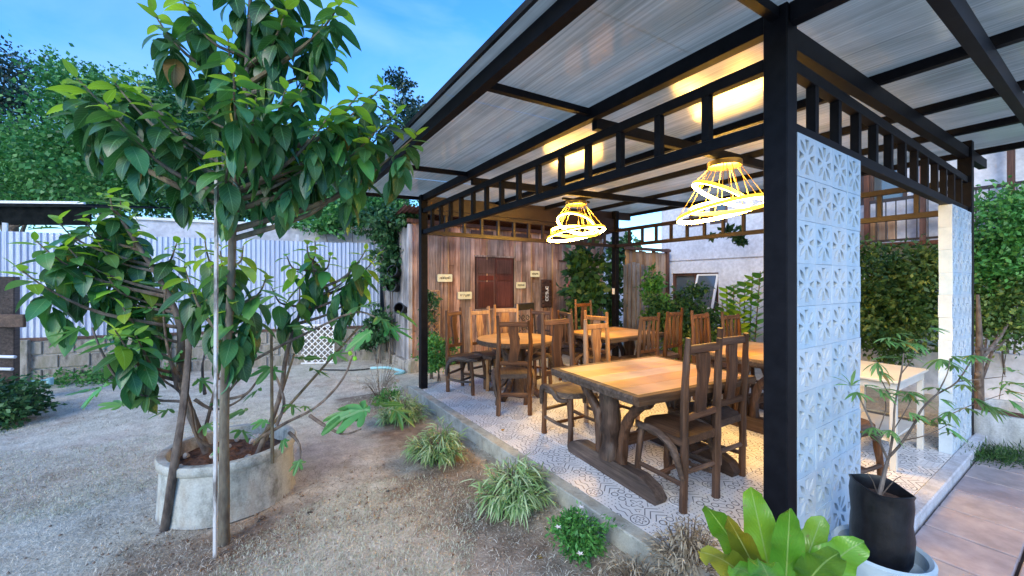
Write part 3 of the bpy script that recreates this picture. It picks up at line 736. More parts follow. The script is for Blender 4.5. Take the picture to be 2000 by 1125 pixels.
# small two tier cream side table
t_ = thing('side_table', 'cream painted two tier wooden side table between the breeze block walls', 'table', (2.72, .40, PZ))
g = G(); g.box((0, 0, .715), (.86, .50, .022), ch=.004); part('table_top', g, M['creampaint'], t_, (0, 0, 0))
for s_ in (-1, 1):
    g = G(); g.box((0, s_*.215, .67), (.74, .018, .065)); part('apron', g, M['creampaint'], t_, (0, 0, 0))
    g = G(); g.box((s_*.385, 0, .67), (.018, .37, .065)); part('apron', g, M['creampaint'], t_, (0, 0, 0))
    for q in (-1, 1):
        g = G(); g.box((s_*.385, q*.205, .352), (.042, .042, .704), ch=.002); part('leg', g, M['creampaint'], t_, (0, 0, 0))
g = G(); g.box((0, 0, .225), (.726, .366, .02)); part('shelf', g, M['creampaint'], t_, (0, 0, 0))

# wrought iron garden seat behind the round table
c = Vector((2.0, 4.55, PZ)); t_ = thing('iron_garden_chair', 'black wrought iron garden chair with scrollwork back behind the round table', 'chair', c)
t_.rotation_euler = (0, 0, R(200))
for s_ in (-1, 1):
    g = G(); g.tube([(s_*.26, -.2, 0), (s_*.26, -.2, .42), (s_*.27, -.25, 1.12)], .014, 6, 3); part('back_post', g, M['iron'], t_, (0, 0, 0))
    g = G(); g.tube([(s_*.27, .24, 0), (s_*.26, .22, .42), (s_*.27, .2, .64), (s_*.27, 0, .68), (s_*.265, -.21, .66)], .013, 6, 3); part('armrest', g, M['iron'], t_, (0, 0, 0))
g = G(); g.box((0, -.25, 1.10), (.56, .03, .12), ch=.01); part('top_rail', g, M['iron'], t_, (0, 0, 0))
g = G(); g.box((0, 0, .43), (.52, .44, .025), ch=.006); part('seat', g, M['iron'], t_, (0, 0, 0))
for i in range(4):
    for k in range(3):
        cx = -.19+i*.127; cz = .58+k*.17; pts = []
        for q in range(13):
            a = q*.62+i+k; r_ = .062*(1-q/16); pts.append((cx+r_*math.cos(a), -.235, cz+r_*math.sin(a)))
        g = G(); g.tube(pts, .008, 5); part('scroll', g, M['iron'], t_, (0, 0, 0))

# ------------------------------------------------------------------ WOODEN SHED
SX0, SX1, SY0, SY1 = .44, 5.35, 6.33, 8.3
shed = thing('wooden_shed', 'old red brown wooden plank shed behind the pavilion with rusty roof and shutters', 'shed', (SX0, SY0, 0))
g = G(); g.box(((SX0+SX1)/2, (SY0+SY1)/2+.05, 1.32), (SX1-SX0-.08, SY1-SY0-.02, 2.6)); part('inner_wall', g, M['carve'], shed)
x = SX0; i = 0
wx0 = ony(928, 550, SY0).x; wx1 = ony(1000, 550, SY0).x; wz1 = ony(960, 503, SY0).z; wz0 = ony(960, 602, SY0).z
while x < SX1-.02:
    w_ = rnd.uniform(.10, .165); w_ = min(w_, SX1-x)
    segs = [(.12+rnd.uniform(-.02, .03), 2.74)]
    if wx0-.02 < x+w_/2 < wx1+.02: segs = [(.12, wz0-.03), (wz1+.03, 2.74)]
    elif rnd.random() < .35: zc = rnd.uniform(1.2, 2.4); segs = [(.12, zc-.002), (zc+.002, 2.74)]
    for (a, b_) in segs:
        g = G(); g.box((x+w_/2, SY0-.012-rnd.uniform(0, .012), (a+b_)/2), (w_-.006, .022, b_-a), ch=.0015)
        part('plank', g, M['plank'], shed)
    if rnd.random() < .3:
        g = G(); g.box((x+w_, SY0-.043, 1.43+rnd.uniform(-.05, .1)), (.028, .012, 2.5)); part('batten', g, M['tan'] if rnd.random() < .5 else M['plank'], shed)
    x += w_
y = SY0+.02
while y < SY1:
    w_ = rnd.uniform(.11, .17)
    g = G(); g.box((SX0-.015, y+w_/2, 1.43+rnd.uniform(-.03, .03)), (.024, w_-.008, 2.5)); part('plank', g, M['greyplank'], shed); y += w_
g = G(); g.box((SX0-.035, SY0-.035, 1.45), (.07, .07, 2.5)); part('corner_post', g, M['greyplank'], shed)
g = G(); g.box((SX0-.02, SY0+.9, .08), (.16, 2.1, .2), ch=.02); part('footing', g, M['oldwall'], shed)
g = G(); g.box((SX0+.02, SY0-.06, .1), (.22, .2, .28), ch=.03); part('footing', g, M['oldwall'], shed)
# shutters
zc = (wz0+wz1)/2; hh = wz1-wz0; ww = wx1-wx0
g = G()
g.box(((wx0+wx1)/2, SY0-.045, wz1+.02), (ww+.08, .03, .035)); g.box(((wx0+wx1)/2, SY0-.045, wz0-.02), (ww+.08, .03, .035))
fr = part('window_frame', g, M['plank'], shed)
for s_ in (0, 1):
    cx = wx0+ww*(.25+.5*s_); g = G(); g.box((cx, SY0-.035, zc), (ww/2-.008, .026, hh-.01))
    sh = part('shutter', g, M['shutter'], shed)
    for (za, zb) in ((.03, .52), (.55, .64), (.68, .95)):
        g = G(); g.box((cx, SY0-.052, wz0+hh*(za+zb)/2), (ww/2-.09, .008, hh*(zb-za)), ch=.003); o = part('panel', g, M['shutter'], sh)
g = G(); g.box((wx1+.035, SY0-.05, 1.6), (.02, .02, 2.1)); part('batten', g, M['tan'], shed)
# door outline on the right
dx0 = ony(1090, 550, SY0).x; dx1 = ony(1138, 550, SY0).x; dz = ony(1110, 511, SY0).z
g = G(); g.box(((dx0+dx1)/2, SY0-.05, dz/2+.06), (dx1-dx0, .02, dz-.12)); part('door', g, M['plank'], shed)
g = G(); g.box(((dx0+dx1)/2, SY0-.065, dz+.01), (dx1-dx0+.06, .03, .025)); part('door_head', g, M['carve'], shed)
# beam under eave and corrugated roof
g = G(); g.beam((SX0-.1, SY0-.08, 2.76), (SX1, SY0-.08, 2.76), .05, .07); part('eave_beam', g, M['darkwood'], shed)
def corr(g, x0, x1, ya, za, yb, zb, pitch=.076, amp=.016):
    n = int((x1-x0)/pitch*6); vs = []
    for i in range(n+1):
        x = x0+(x1-x0)*i/n; q = amp*math.sin(2*math.pi*i/6)
        vs += [(x, ya, za+q), (x, yb, zb+q)]
    g.add(vs, [(2*i, 2*i+2, 2*i+3, 2*i+1) for i in range(n)], False)
for k in range(6):
    xa = SX0-.25+k*.93; g = G(); corr(g, xa, xa+.95, SY0-.38, 2.97+(k % 2)*.004, SY1+.2, 2.62+(k % 2)*.004); part('roof_sheet', g, M['rust'], shed)
# ladder-like upper vent strip
for k in range(5):
    xx = SX0+.5+k*.95; g = G(); g.box((xx, SY0-.08, 2.62), (.5, .02, .12)); part('vent', g, M['carve'], shed)

# signs on the shed
def glyphs(parent, x, y, z, w, h, n, seed, m, vertical=False):
    rr = random.Random(seed)
    for k in range(n):
        if vertical: cx = x; cz = z+h/2-(k+.5)*h/n; gw = w*.8; gh = h/n*.72
        else: cx = x-w/2+(k+.5)*w/n; cz = z+rr.uniform(-.004, .004); gw = w/n*.66; gh = h
        a = (cx-gw/2, y, cz-gh/2); tl = (cx-gw/2, y, cz+gh/2); tr = (cx+gw/2, y, cz+gh/2); br = (cx+gw/2, y, cz-gh/2)
        mid = (cx, y, cz)
        forms = [[a, tl, mid, tr, br], [tl, a, br, tr], [tl, tr, br], [mid, a, tl, tr, br], [a, tl, tr, mid, br]]
        g = G(); g.tube([Vector(p) for p in forms[rr.randrange(5)]],   .0034 if not vertical else .009, 4, 2); part('lettering', g, m, parent)
def sign(px, py, w, h, label, m, n, seed, mi, tilt=0.0):
    p = ony(px, py, SY0-.075); t_ = thing('wall_sign', label, 'sign', p, 'small hand lettered signs on the shed wall')
    g = G(); pts = []
    for (cx, cz, a0) in ((w/2-.02, h/2-.02, 0), (-w/2+.02, h/2-.02, 90), (-w/2+.02, -h/2+.02, 180), (w/2-.02, -h/2+.02, 270)):
        for q in range(4): a = R(a0+q*30); pts.append((cx+.02*math.cos(a), cz+.02*math.sin(a)))
    k = len(pts); vs = [(p.x+a, p.y-.008, p.z+b_) for a, b_ in pts]+[(p.x+a, p.y+.012, p.z+b_) for a, b_ in pts]
    g.add(vs, [tuple(range(k)), tuple(range(2*k-1, k-1, -1))]+[(i, (i+1) % k, k+(i+1) % k, k+i)[::-1] for i in range(k)]); part('board', g, m, t_)
    glyphs(t_, p.x, p.y-.011, p.z, w*.72, h*.26, n, seed, mi)
sign(869, 543, .30, .145, 'cream lettered sign left of the shutters, upper one', M['cream'], 6, 1, M['ink'])
sign(908, 577, .30, .145, 'cream lettered sign left of the shutters, lower one', M['cream'], 6, 2, M['ink'])
sign(1017.5, 557, .24, .135, 'pale lettered sign just right of the shutters, lower one', M['cream'], 5, 3, M['ink'])
sign(1045, 535, .24, .135, 'pale lettered sign right of the shutters, higher one above the carved plaque', M['cream'], 6, 4, M['ink'])
sign(1115, 555, .20, .13, 'small red sign with white lettering on the shed door', M['redpaint'], 3, 5, M['white'])
p = ony(1067, 573, SY0-.07); t_ = thing('carved_plaque', 'dark carved wooden plaque with a vertical line of white characters', 'plaque', p)
g = G(); g.box(p, (.30, .03, .62), ch=.008); part('board', g, M['carve'], t_)
for k in range(7):
    for s_ in (-1, 1):
        g = G(); g.box((p.x+s_*.10, p.y-.02, p.z-.27+k*.09), (.07, .012, .05), ch=.005); part('carving', g, M['darkwood'], t_)
glyphs(t_, p.x, p.y-.024, p.z, .07, .34, 5, 8, M['white'], True)

# black pots hung on the shed's side wall
for k, (px, py, r_, lab) in enumerate(((783, 603, .10, 'round black plastic pot hung low on the grey side wall of the shed'), (768, 560, .11, 'black plastic pot hung in the middle of the shed side wall'), (770, 531, .11, 'black plastic pot hung highest on the shed side wall'))):
    q = onx(px, py, SX0-.16); t_ = thing('hanging_pot', lab, 'pot', q, 'black pots hung on the shed side wall')
    d_ = Vector((-.75, -.6, .25)).normalized(); g = G()
    Mx = d_.to_track_quat('Z', 'Y').to_matrix().to_4x4(); Mx.translation = q
    prof = [(.0, -.14), (r_*.7, -.14), (r_, .06), (r_*1.08, .06), (r_*1.08, .075), (r_*.93, .075), (r_*.64, -.12), (0, -.12)]
    g.lathe((0, 0, 0), prof, 20); g.v = [tuple(Mx @ Vector(v)) for v in g.v]; part('pot_body', g, M['plasticblack'], t_)
    g = G(); g.beam(q-d_*.05, Vector((SX0-.02, q.y, q.z)), .015, .015); part('hook', g, M['iron'], t_)

# ------------------------------------------------------------------ BOUNDARY FENCE (zinc sheets on a block wall)
FA = Vector((-9.6, 9.87, 0)); FB = Vector((.30, 7.89, 0)); fd = (FB-FA).normalized(); fn = Vector((fd.y, -fd.x, 0)); FL = (FB-FA).length
fence = thing('corrugated_fence', 'tall white corrugated zinc sheet fence across the back of the garden', 'fence', FA)
FZ0, FZ1 = .72, 2.46
s_ = 0; i = 0
while s_ < FL-.05:
    w_ = min(.72, FL-s_); n = int(w_/.72*9); vs = []; g = G(); x = s_
    prof = [(0, 0), (.018, .02), (.030, .02), (.048, 0)]
    pts = []
    for k in range(9):
        b0 = k*.08
        for (a, o_) in prof: pts.append((b0+a, o_))
    pts.append((.72, 0)); pts = [p_ for p_ in pts if p_[0] <= w_+1e-6]
    z1 = FZ1+rnd.uniform(-.01, .01)
    for (a, o_) in pts:
        q = FA+fd*(s_+a)+fn*(o_+.004*(i % 2)); vs += [(q.x, q.y, FZ0), (q.x, q.y, z1)]
    g.add(vs, [(2*k, 2*k+2, 2*k+3, 2*k+1) for k in range(len(pts)-1)]); part('zinc_sheet', g, M['zinc'], fence)
    s_ += .72; i += 1
for k in range(8):
    q = FA+fd*(k*1.4+.1)-fn*.05; g = G(); g.box((q.x, q.y, 1.3), (.05, .05, 2.6)); part('fence_post', g, M['whitepvc'], fence)
g = G(); g.beam(FA+Vector((0, 0, FZ0-.02))+fn*.03, FB+Vector((0, 0, FZ0-.02))+fn*.03, .05, .05); part('bottom_rail', g, M['darkwood'], fence)
bw = thing('cement_block_wall', 'low mossy cement block wall under the corrugated fence', 'wall', FA)
g = G(); g.beam(FA+Vector((0, 0, .32))-fn*.02, FB+Vector((0, 0, .32))-fn*.02, .09, .7); part('mortar', g, M['mortar'], bw)
bg_ = G(); bg_.box((0, 0, 0), (.375, .11, .205), ch=.008); bm_ = bg_.mesh('block', M['oldwall'])
ang = math.atan2(fd.y, fd.x)
for j in range(3):
    for i in range(int(FL/.4)):
        q = FA+fd*(.2+i*.4+(.2 if j % 2 else 0))
        if (q-FA).length > FL-.1: continue
        link('block', bm_, bw, (q.x-FA.x+fn.x*rnd.uniform(0, .012), q.y-FA.y+fn.y*rnd.uniform(0, .012), .09+j*.232), rot=(0, 0, ang+rnd.uniform(-.01, .01)))
for k in range(6):
    q = FA+fd*(.9+k*1.85)+fn*.06; g = G(); g.box((q.x, q.y, .34), (.12, .12, .72), rz=ang, ch=.01); part('pillar', g, M['oldwall'], bw)
# pale wall of the neighbour rising behind
nb = thing('neighbour_wall', 'long pale lavender wall with thin white cap rising behind the corrugated fence', 'wall', FA)
_k = min(range(60), key=lambda k: abs(775*((FA+fd*k*.15-CAM).dot(RT)/(FA+fd*k*.15-CAM).dot(FW))+840)); NA = FA-fn*.5+fd*_k*.15; NB_ = FB-fn*.5+fd*4
g = G(); g.beam(NA+Vector((0, 0, 1.4)), NB_+Vector((0, 0, 1.4)), .12, 2.8); part('wall_face', g, M['facade'], nb)
g = G(); g.beam(NA+Vector((0, 0, 2.825)), NB_+Vector((0, 0, 2.825)), .2, .05); part('cap', g, M['white'], nb)
# dark canopy behind the fence on the left
cp0 = at(-260, 396, 6.9); cp1 = at(165, 400, 7.25)
cn = thing('lean_to_canopy', 'dark sheet lean to canopy with white edge above the fence at far left', 'canopy', cp1)
dcp = (cp1-cp0); dcp.z = 0; dcp.normalize(); pn = Vector((-dcp.y, dcp.x, 0))
g = G(); vs = [cp0, cp1, cp1+pn*2.2+Vector((0, 0, .35)), cp0+pn*2.2+Vector((0, 0, .35))]
g.add([v+Vector((0, 0, -.01)) for v in vs]+[v+Vector((0, 0, .02)) for v in vs], [(0, 3, 2, 1), (4, 5, 6, 7), (0, 1, 5, 4), (1, 2, 6, 5), (2, 3, 7, 6), (3, 0, 4, 7)]); part('sheet', g, M['darksheet'], cn)
g = G(); g.beam(cp0+Vector((0, 0, .035)), cp1+Vector((0, 0, .035)), .04, .045); part('white_edge', g, M['white'], cn)
g = G(); g.beam(cp0+pn*.12+Vector((0, 0, -.19)), cp1+pn*.12+Vector((0, 0, -.19)), .04, .33); part('shade_board', g, M['canopyshade'], cn)  # black strip added to paint the shade below the canopy edge
for q in (.12, .95):
    p = cp0+(cp1-cp0)*q+pn*.25; g = G(); g.tube([(p.x, p.y, 0), (p.x, p.y, cp0.z+.02)], .03, 8); part('pole', g, M['whitepvc'], cn)

# lattices
def lattice(name, label, a, b_, z0, z1, m, cell=.1, fr_=True):
    a = Vector(a); b_ = Vector(b_); d_ = (b_-a); ln = d_.length; d_.normalize(); H = z1-z0; t_ = thing(name, label, 'trellis', a); nrm = Vector((d_.y, -d_.x, 0))
    P = lambda u, v, o_=0: Vector((a.x+d_.x*u+nrm.x*o_, a.y+d_.y*u+nrm.y*o_, z0+v))
    k = -H
    while k < ln:
        u0 = max(k, 0); v0 = u0-k; u1 = min(k+H, ln); v1 = u1-k
        if u1-u0 > .02:
            g = G(); g.beam(P(u0, v0, .006), P(u1, v1, .006), .018, .007, up=nrm); part('slat', g, m, t_)
            g = G(); g.beam(P(u0, H-v0, -.004), P(u1, H-v1, -.004), .018, .007, up=nrm); part('slat', g, m, t_)
        k += cell*1.414
    if fr_:
        for (p, q) in ((P(0, 0), P(0, H)), (P(ln, 0), P(ln, H)), (P(0, H), P(ln, H)), (P(0, 0), P(ln, 0))):
            g = G(); g.beam(p, q, .026, .03, up=nrm); part('frame', g, m, t_)
    return t_
a = onz(550, 712); b_ = onz(652, 710)
lattice('white_trellis', 'white diamond trellis panel leaning at the block wall', a+Vector((0, 0, 0)), b_, .02, .78, M['white'], .085)
a = ony(824, 700, SY0-.16); b_ = ony(858, 700, SY0-.16)
lattice('wall_trellis', 'greenish wooden trellis with climber at the left end of the shed wall', (a.x, a.y, 0), (b_.x, b_.y, 0), .15, 1.48, M['tan'], .075)

# far left timber rack
p0 = at(14, 552, 5.3); rk = thing('timber_rack', 'weathered timber post with crossboard and white pipes at far left', 'rack', (p0.x, p0.y, 0))
g = G(); g.box((p0.x, p0.y, .85), (.18, .16, 1.72), ch=.01); part('post', g, M['logy'], rk)
dl = RT
g = G(); g.beam(Vector((p0.x, p0.y, 1.14))-dl*1.2-FW*.1, Vector((p0.x, p0.y, 1.13))+dl*.36-FW*.1, .04, .17, ch=.006); part('crossboard', g, M['logx'], rk)
for z_, l_ in ((.66, .26), (.50, .22)):
    g = G(); g.tube([Vector((p0.x, p0.y, z_+.03))-dl*1.2-FW*.12, Vector((p0.x, p0.y, z_))+dl*l_-FW*.12], .02, 8); part('pipe', g, M['whitepvc'], rk)
# blue water pipe
g = G(); q = [onz(20, 750, .05), onz(98, 742, .05), onz(99, 741, .16)]
g.tube(q, .018, 8); tag(part('water_pipe', g, M['pvc']), 'light blue water pipe lying at the foot of the block wall', 'pipe')
g = G(); q0 = onz(98, 741, .2); g.lathe((q0.x, q0.y, .12), [(0, 0), (.035, 0), (.04, .1), (0, .1)], 12); tag(part('pipe_cap', g, M['pvc']), 'blue pipe fitting standing by the block wall at left', 'pipe fitting')
g = G(); pts = [onz(630, 722, .02), onz(690, 723, .03), onz(722, 720, .02)]
g.tube(pts, .012, 6, 3); tag(part('ground_pipe', g, M['iron']), 'thin dark pipe lying on the dirt near the trellis', 'pipe')
g = G(); pts = [onz(724, 719, .03), onz(755, 718, .04), onz(775, 722, .03), onz(790, 727, .02), onz(770, 730, .02)]
g.tube(pts, .025, 7, 4); tag(part('garden_hose', g, M['pvc']), 'pale turquoise hose on the ground beside the shed corner', 'hose')

# ------------------------------------------------------------------ WHITE BUILDING on the right
FXX = 7.2
hb = thing('white_building', 'two storey pale lavender building with brown windows and balcony behind the pavilion', 'building', (FXX, 0, 0))
g = G()
wy0 = onx(1403, 560, FXX).y; wy1 = onx(1312, 560, FXX).y; wz1_ = 1.87; wz0_ = .95
HY0, HY1 = -9.0, 5.95
def wallseg(y0, y1, z0, z1, dx=0):
    g = G(); g.box((FXX+.15+dx, (y0+y1)/2, (z0+z1)/2), (.3, y1-y0, z1-z0)); part('wall', g, M['facade'], hb)
wallseg(HY0, wy0, 0, 2.16); wallseg(wy1, HY1, 0, 2.16); wallseg(wy0, wy1, 0, wz0_); wallseg(wy0, wy1, wz1_, 2.16)
wallseg(HY0, HY1, 2.20, 3.02); 
g = G(); g.box((FXX+.17, (HY0+HY1)/2, 2.18), (.26, HY1-HY0, .04)); part('groove', g, M['facade'], hb)
g = G(); g.box((FXX+3, (HY0+HY1)/2, 2.9), (5.5, HY1-HY0-.1, 5.7)); part('core', g, M['facade'], hb)
g = G(); g.box((FXX+.17, HY0/2+HY1/2, 4.9), (.3, HY1-HY0, 1.8)); part('wall', g, M['facade'], hb)
# upper storey: windows between piers, everything from z=3.02..4.0
def window(y0, y1, z0, z1, xx, gm, bars=1, m=None, open_=False):
    m = m or M['darkwood']; yc = (y0+y1)/2; g = G()
    g.box((xx-.01, y0+.03, (z0+z1)/2), (.08, .06, z1-z0)); g.box((xx-.01, y1-.03, (z0+z1)/2), (.08, .06, z1-z0))
    g.box((xx-.01, yc, z1-.03), (.078, y1-y0-.121, .06)); g.box((xx-.01, yc, z0+.03), (.078, y1-y0-.121, .06))
    for k in range(bars): g.box((xx-.008, y0+(y1-y0)*(k+1)/(bars+1), (z0+z1)/2), (.06, .045, z1-z0-.121))
    f = part('window', g, m, hb)
    g = G(); g.box((xx+.02, yc, (z0+z1)/2), (.008, y1-y0-.1, z1-z0-.1)); part('pane', g, gm, f); return f
window(wy0, wy1, wz0_, wz1_, FXX+.1, M['glass'], 1)
# open casements, hinged outwards at their top
for (ya, yb) in ((wy0+.04, (wy0+wy1)/2-.08),):
    z1_, z0_ = wz1_-.05, wz0_+.08; x0_, x1_ = FXX+.05, FXX-.20; g = G()
    for yy in (ya, yb): g.beam((x0_, yy, z1_), (x1_, yy, z0_), .04, .04)
    g.beam((x0_, ya, z1_), (x0_, yb, z1_), .04, .04); g.beam((x1_, ya, z0_), (x1_, yb, z0_), .04, .04)
    f = part('casement', g, M['white'], hb); g = G(); g.add([(x0_, ya, z1_), (x0_, yb, z1_), (x1_, yb, z0_), (x1_, ya, z0_)], [(0, 1, 2, 3)]); part('pane', g, M['glass'], f)
# second floor windows seen over the back frieze and to the right
ups = [(5.30, 5.9, 0), (4.62, 5.22, 0), (4.0, 4.56, 0)]
def pier(y0, y1, z0=3.02, z1=4.0): wallseg(y0, y1, z0, z1)
ycur = HY1
wins = [(5.15, 4.72), (4.60, 4.17), (3.2, 2.4), (2.3, 1.72), (1.66, 1.16), (-.3, -1.1), (-1.2, -2.0), (-2.1, -2.9)]
for (a, b_) in wins:
    pier(a, ycur); lo_ = 2.72 if a > 4 else 3.02
    window(b_, a, 3.02, 4.0, FXX+.06, M['paleglass'] if a < 1 else M['glass'], 0); ycur = b_
pier(HY0, ycur)
# pale lower windows at right edge (tall brown frames)
# balcony railing
bx = FXX-.22; by0, by1 = -3.0, 1.85
bal = part('balcony_slab', G().box((FXX-.12, (by0+by1)/2, 2.27), (.24, by1-by0, .06)), M['darkwood'], hb)
for z_, h_ in ((3.02, .05), (2.72, .06), (2.34, .035)):
    g = G(); g.beam((bx, by0, z_), (bx, by1, z_), .045, h_); part('balcony_rail', g, M['steel_brown'] if h_ < .06 else M['darkwood'], hb)
k = by0
while k < by1:
    g = G(); g.beam((bx, k, 2.36), (bx, k, 3.0), .014, .014); part('balcony_bar', g, M['iron'], hb); k += .125
for k in (1.62, .93, .05, -.9, -1.9, -2.9):
    g = G(); g.beam((bx, k, 2.3), (bx, k, 4.2), .07, .07); part('balcony_post', g, M['darkwood'], hb)
for k in range(5):
    g = G(); g.box((FXX-.02, 1.84-k*.125, 2.56), (.02, .11, .42)); part('wood_panel', g, M['tan'], hb)
g = G(); g.box((FXX-.25, (by0+by1)/2, 4.18), (.6, by1-by0+1, .08)); part('balcony_head', g, M['darkwood'], hb)

fh = thing('far_house', 'pale house wall with thin red roof edge seen beyond the board partition', 'house', (6.5, 9, 0))
g = G(); g.box((7.6, 10.2, 1.75), (3.6, 2.6, 3.5)); part('wall', g, M['facade'], fh)
g = G(); g.box((7.4, 8.75, 2.9), (3.4, .25, .07)); part('roof_edge', g, M['rust'], fh)
# boards between shed and building
wp = thing('board_partition', 'tan upright boards with dark end post between the shed and the pale building', 'partition', (6.2, 5.62, 0))
x = 5.4
while x < 6.9:
    g = G(); g.box((x+.06, 5.62, 1.2+rnd.uniform(-.02, .02)), (.115, .025, 2.4)); part('board', g, M['tan'], wp); x += .122
g = G(); g.box((6.95, 5.6, 1.25), (.09, .09, 2.5)); part('post', g, M['darkwood'], wp)
g = G(); g.box((6.2, 5.58, 2.45), (1.7, .06, .07)); part('top_rail', g, M['darkwood'], wp)
gb = thing('grey_board_screen', 'bleached grey plank screen standing behind the back table', 'screen', (5.3, 5.1, 0))
for k in range(6):
    px_ = 1219+k*8.6; q = ony(px_, 560, 5.1); zt = ony(px_, 512+abs(k-2)*2.4, 5.1).z
    g = G(); g.box((q.x+.03, 5.1+(k % 2)*.01, zt/2), (.088, .022, zt)); part('plank', g, M['greyplank'], gb)
# switch on the back post
g = G(); q = Vector((PW-.1-.004, PL-.07, 1.47)); g.box((PW-.105, PL-.05, 1.46), (.012, .06, .12), ch=.003); tag(part('light_switch', g, M['white']), 'small white switch plate on the back corner post', 'switch')

# ------------------------------------------------------------------ LEAF TEMPLATES
def leaf_tpl(Ln, Wd, curl=.25, fold=.18, nseg=6, wav=0.0, shape=0, seed=0):
    rr = random.Random(seed); v = []; uv = []
    for i in range(nseg+1):
        s_ = i/nseg
        if shape == 0: w_ = Wd/2*math.sin(math.pi*min(1, s_**.8*.97+.03))**.8
        elif shape == 1: w_ = Wd/2*(math.sin(math.pi*s_**1.35)*.85+.16*(1-s_))
        else: w_ = Wd/2*math.sin(math.pi*(s_*.94+.05))
        if i == nseg: w_ = Wd*.01
        a = curl*s_*1.6; y = Ln*math.sin(a)/(curl*1.6) if curl else Ln*s_; z = -Ln*(1-math.cos(a))/(curl*1.6) if curl else 0
        wv = wav*Ln*math.sin(i*2.2+seed)
        v += [(-w_, y, z+fold*w_+wv), (0, y, z), (w_, y, z+fold*w_-wv)]; uv += [(0 if w_ else .5, s_), (.5, s_), (1, s_)]
    f = []
    for i in range(nseg):
        a = i*3; f += [(a, a+1, a+4, a+3), (a+1, a+2, a+5, a+4)]
    return np.array(v), np.array(f), np.array(uv)
def fig_tpl(Ln, seed=0, droop=.25):
    rr = random.Random(seed); out_ = []
    lobes = [(0, 1.0), (38, .82), (-38, .84), (82, .55), (-80, .57)]
    N_ = 72
    for k in range(N_):
        th = -170+340*k/(N_-1); r_ = .22
        for (c_, l_) in lobes:
            d_ = abs(th-c_)/(15 if abs(c_) < 50 else 20); r_ = max(r_, l_*math.exp(-d_*d_*.8))
        if abs(th) > 120: r_ = max(.08, r_*.8)
        out_.append((math.sin(R(th))*r_*Ln*.55*1.1, (math.cos(R(th))*r_*.62+.33)*Ln))
    v = [(0, .33*Ln, 0)]; uv = [(.5, .33)]
    for (x, y) in out_:
        d_ = math.hypot(x, y-.33*Ln)/Ln; v.append((x, y, -droop*Ln*d_*d_*1.2+.03*Ln*math.sin(8*math.atan2(x, y-.33*Ln)))); uv.append((.5+x/Ln, y/Ln))
    f = [(0, k+2, k+1, k+1) for k in range(N_-1)]
    return v, [(a, b_, c_) for a, b_, c_, _ in f], uv
def tpl_mesh(name, tpl, m):
    v, f, uv = tpl; return npmesh(name, v, f, m, uv=uv)
def frame(d_, up=Vector((0, 0, 1)), roll=0.0):
    d_ = d_.normalized(); x = d_.cross(up)
    if x.length < 1e-3: x = Vector((1, 0, 0))
    x.normalize(); z = x.cross(d_)
    Mt = Matrix(((x.x, d_.x, z.x), (x.y, d_.y, z.y), (x.z, d_.z, z.z))).to_4x4()
    return Mt @ Matrix.Rotation(roll, 4, 'Y')
class Leaves:
    """collects leaves; the 300 nearest become single objects, the others one joined part"""
    def __init__(s, tpls, mats, name='leaf', limit=290): s.t = tpls; s.m = mats; s.l = []; s.name = name; s.limit = limit
    def add(s, pos, d_, ln, mi, ti=0, roll=0.0): s.l.append((pos, d_, ln, mi, ti, roll))
    def build(s, parent):
        off = Vector(parent.location); s.l.sort(key=lambda q: (q[0]-CAM).length-q[2]*3)
        mesh = {}
        for (pos, d_, ln, mi, ti, roll) in s.l[:s.limit]:
            if (mi, ti) not in mesh: mesh[(mi, ti)] = tpl_mesh(s.name, s.t[ti], s.m[mi])
            o = link(s.name, mesh[(mi, ti)], parent, (0, 0, 0)); Mt = Matrix.Translation(pos-off) @ frame(d_, roll=roll) @ Matrix.Scale(ln, 4)
            o.matrix_basis = Mt
            for p_ in o.data.polygons: p_.use_smooth = True
        rest = s.l[s.limit:]
        if rest:
            V = []; F = []; UV = []; MI = []; nb_ = 0
            for (pos, d_, ln, mi, ti, roll) in rest:
                v, f, uv = s.t[ti]; v = np.array(v); Mt = np.array(frame(d_, roll=roll))[:3, :3]*ln
                V.append(v @ Mt.T + np.array(pos)); F.append(np.array(f)+nb_); UV.append(np.array(uv)); MI.append(np.full(len(f), mi)); nb_ += len(v)
            me = npmesh(s.name+'_mass', np.concatenate(V), np.concatenate(F), s.m, uv=np.concatenate(UV), midx=np.concatenate(MI))
            me.polygons.foreach_set('use_smooth', [True]*len(me.polygons))
            o = link('leaf_mass', me, parent); o['kind'] = 'stuff'

broad = [leaf_tpl(1, .46, .35, .22, 6, 0, 0, 1), leaf_tpl(1, .52, .6, .16, 6, .006, 0, 2), leaf_tpl(1, .43, .15, .25, 6, 0, 0, 3)]
LM = [M['leafnew'], M['leafmid'], M['leaf'], M['leafold']]
def shoot(LV, tip, base_dir, n, seed, size=.23, spread=.40, new=4):
    """a leafy shoot: bright upright leaves at the tip, dark drooping ones below"""
    rr = random.Random(seed); az = rr.uniform(0, 6.28)
    for i in range(n):
        q = i/max(1, n-1); az += 2.4+rr.uniform(-.3, .3)
        pos = tip-base_dir*(spread*q**1.1)+Vector((rr.uniform(-.012, .012), rr.uniform(-.012, .012), 0))
        el = R(48-130*q**.6+rr.uniform(-14, 14))
        d_ = Vector((math.cos(az)*math.cos(el), math.sin(az)*math.cos(el), math.sin(el)))
        ln = size*(.5+.55*min(1, q*2.6))*rr.uniform(.82, 1.12)
        if i < new: mi = 0
        elif i < new+3: mi = 1 if rr.random() < .75 else 0
        else: mi = 2 if rr.random() < .9 else 1
        if q > .6 and rr.random() < .014: mi = 3
        LV.add(pos, d_, ln, mi, rr.randrange(3), rr.uniform(-.4, .4))

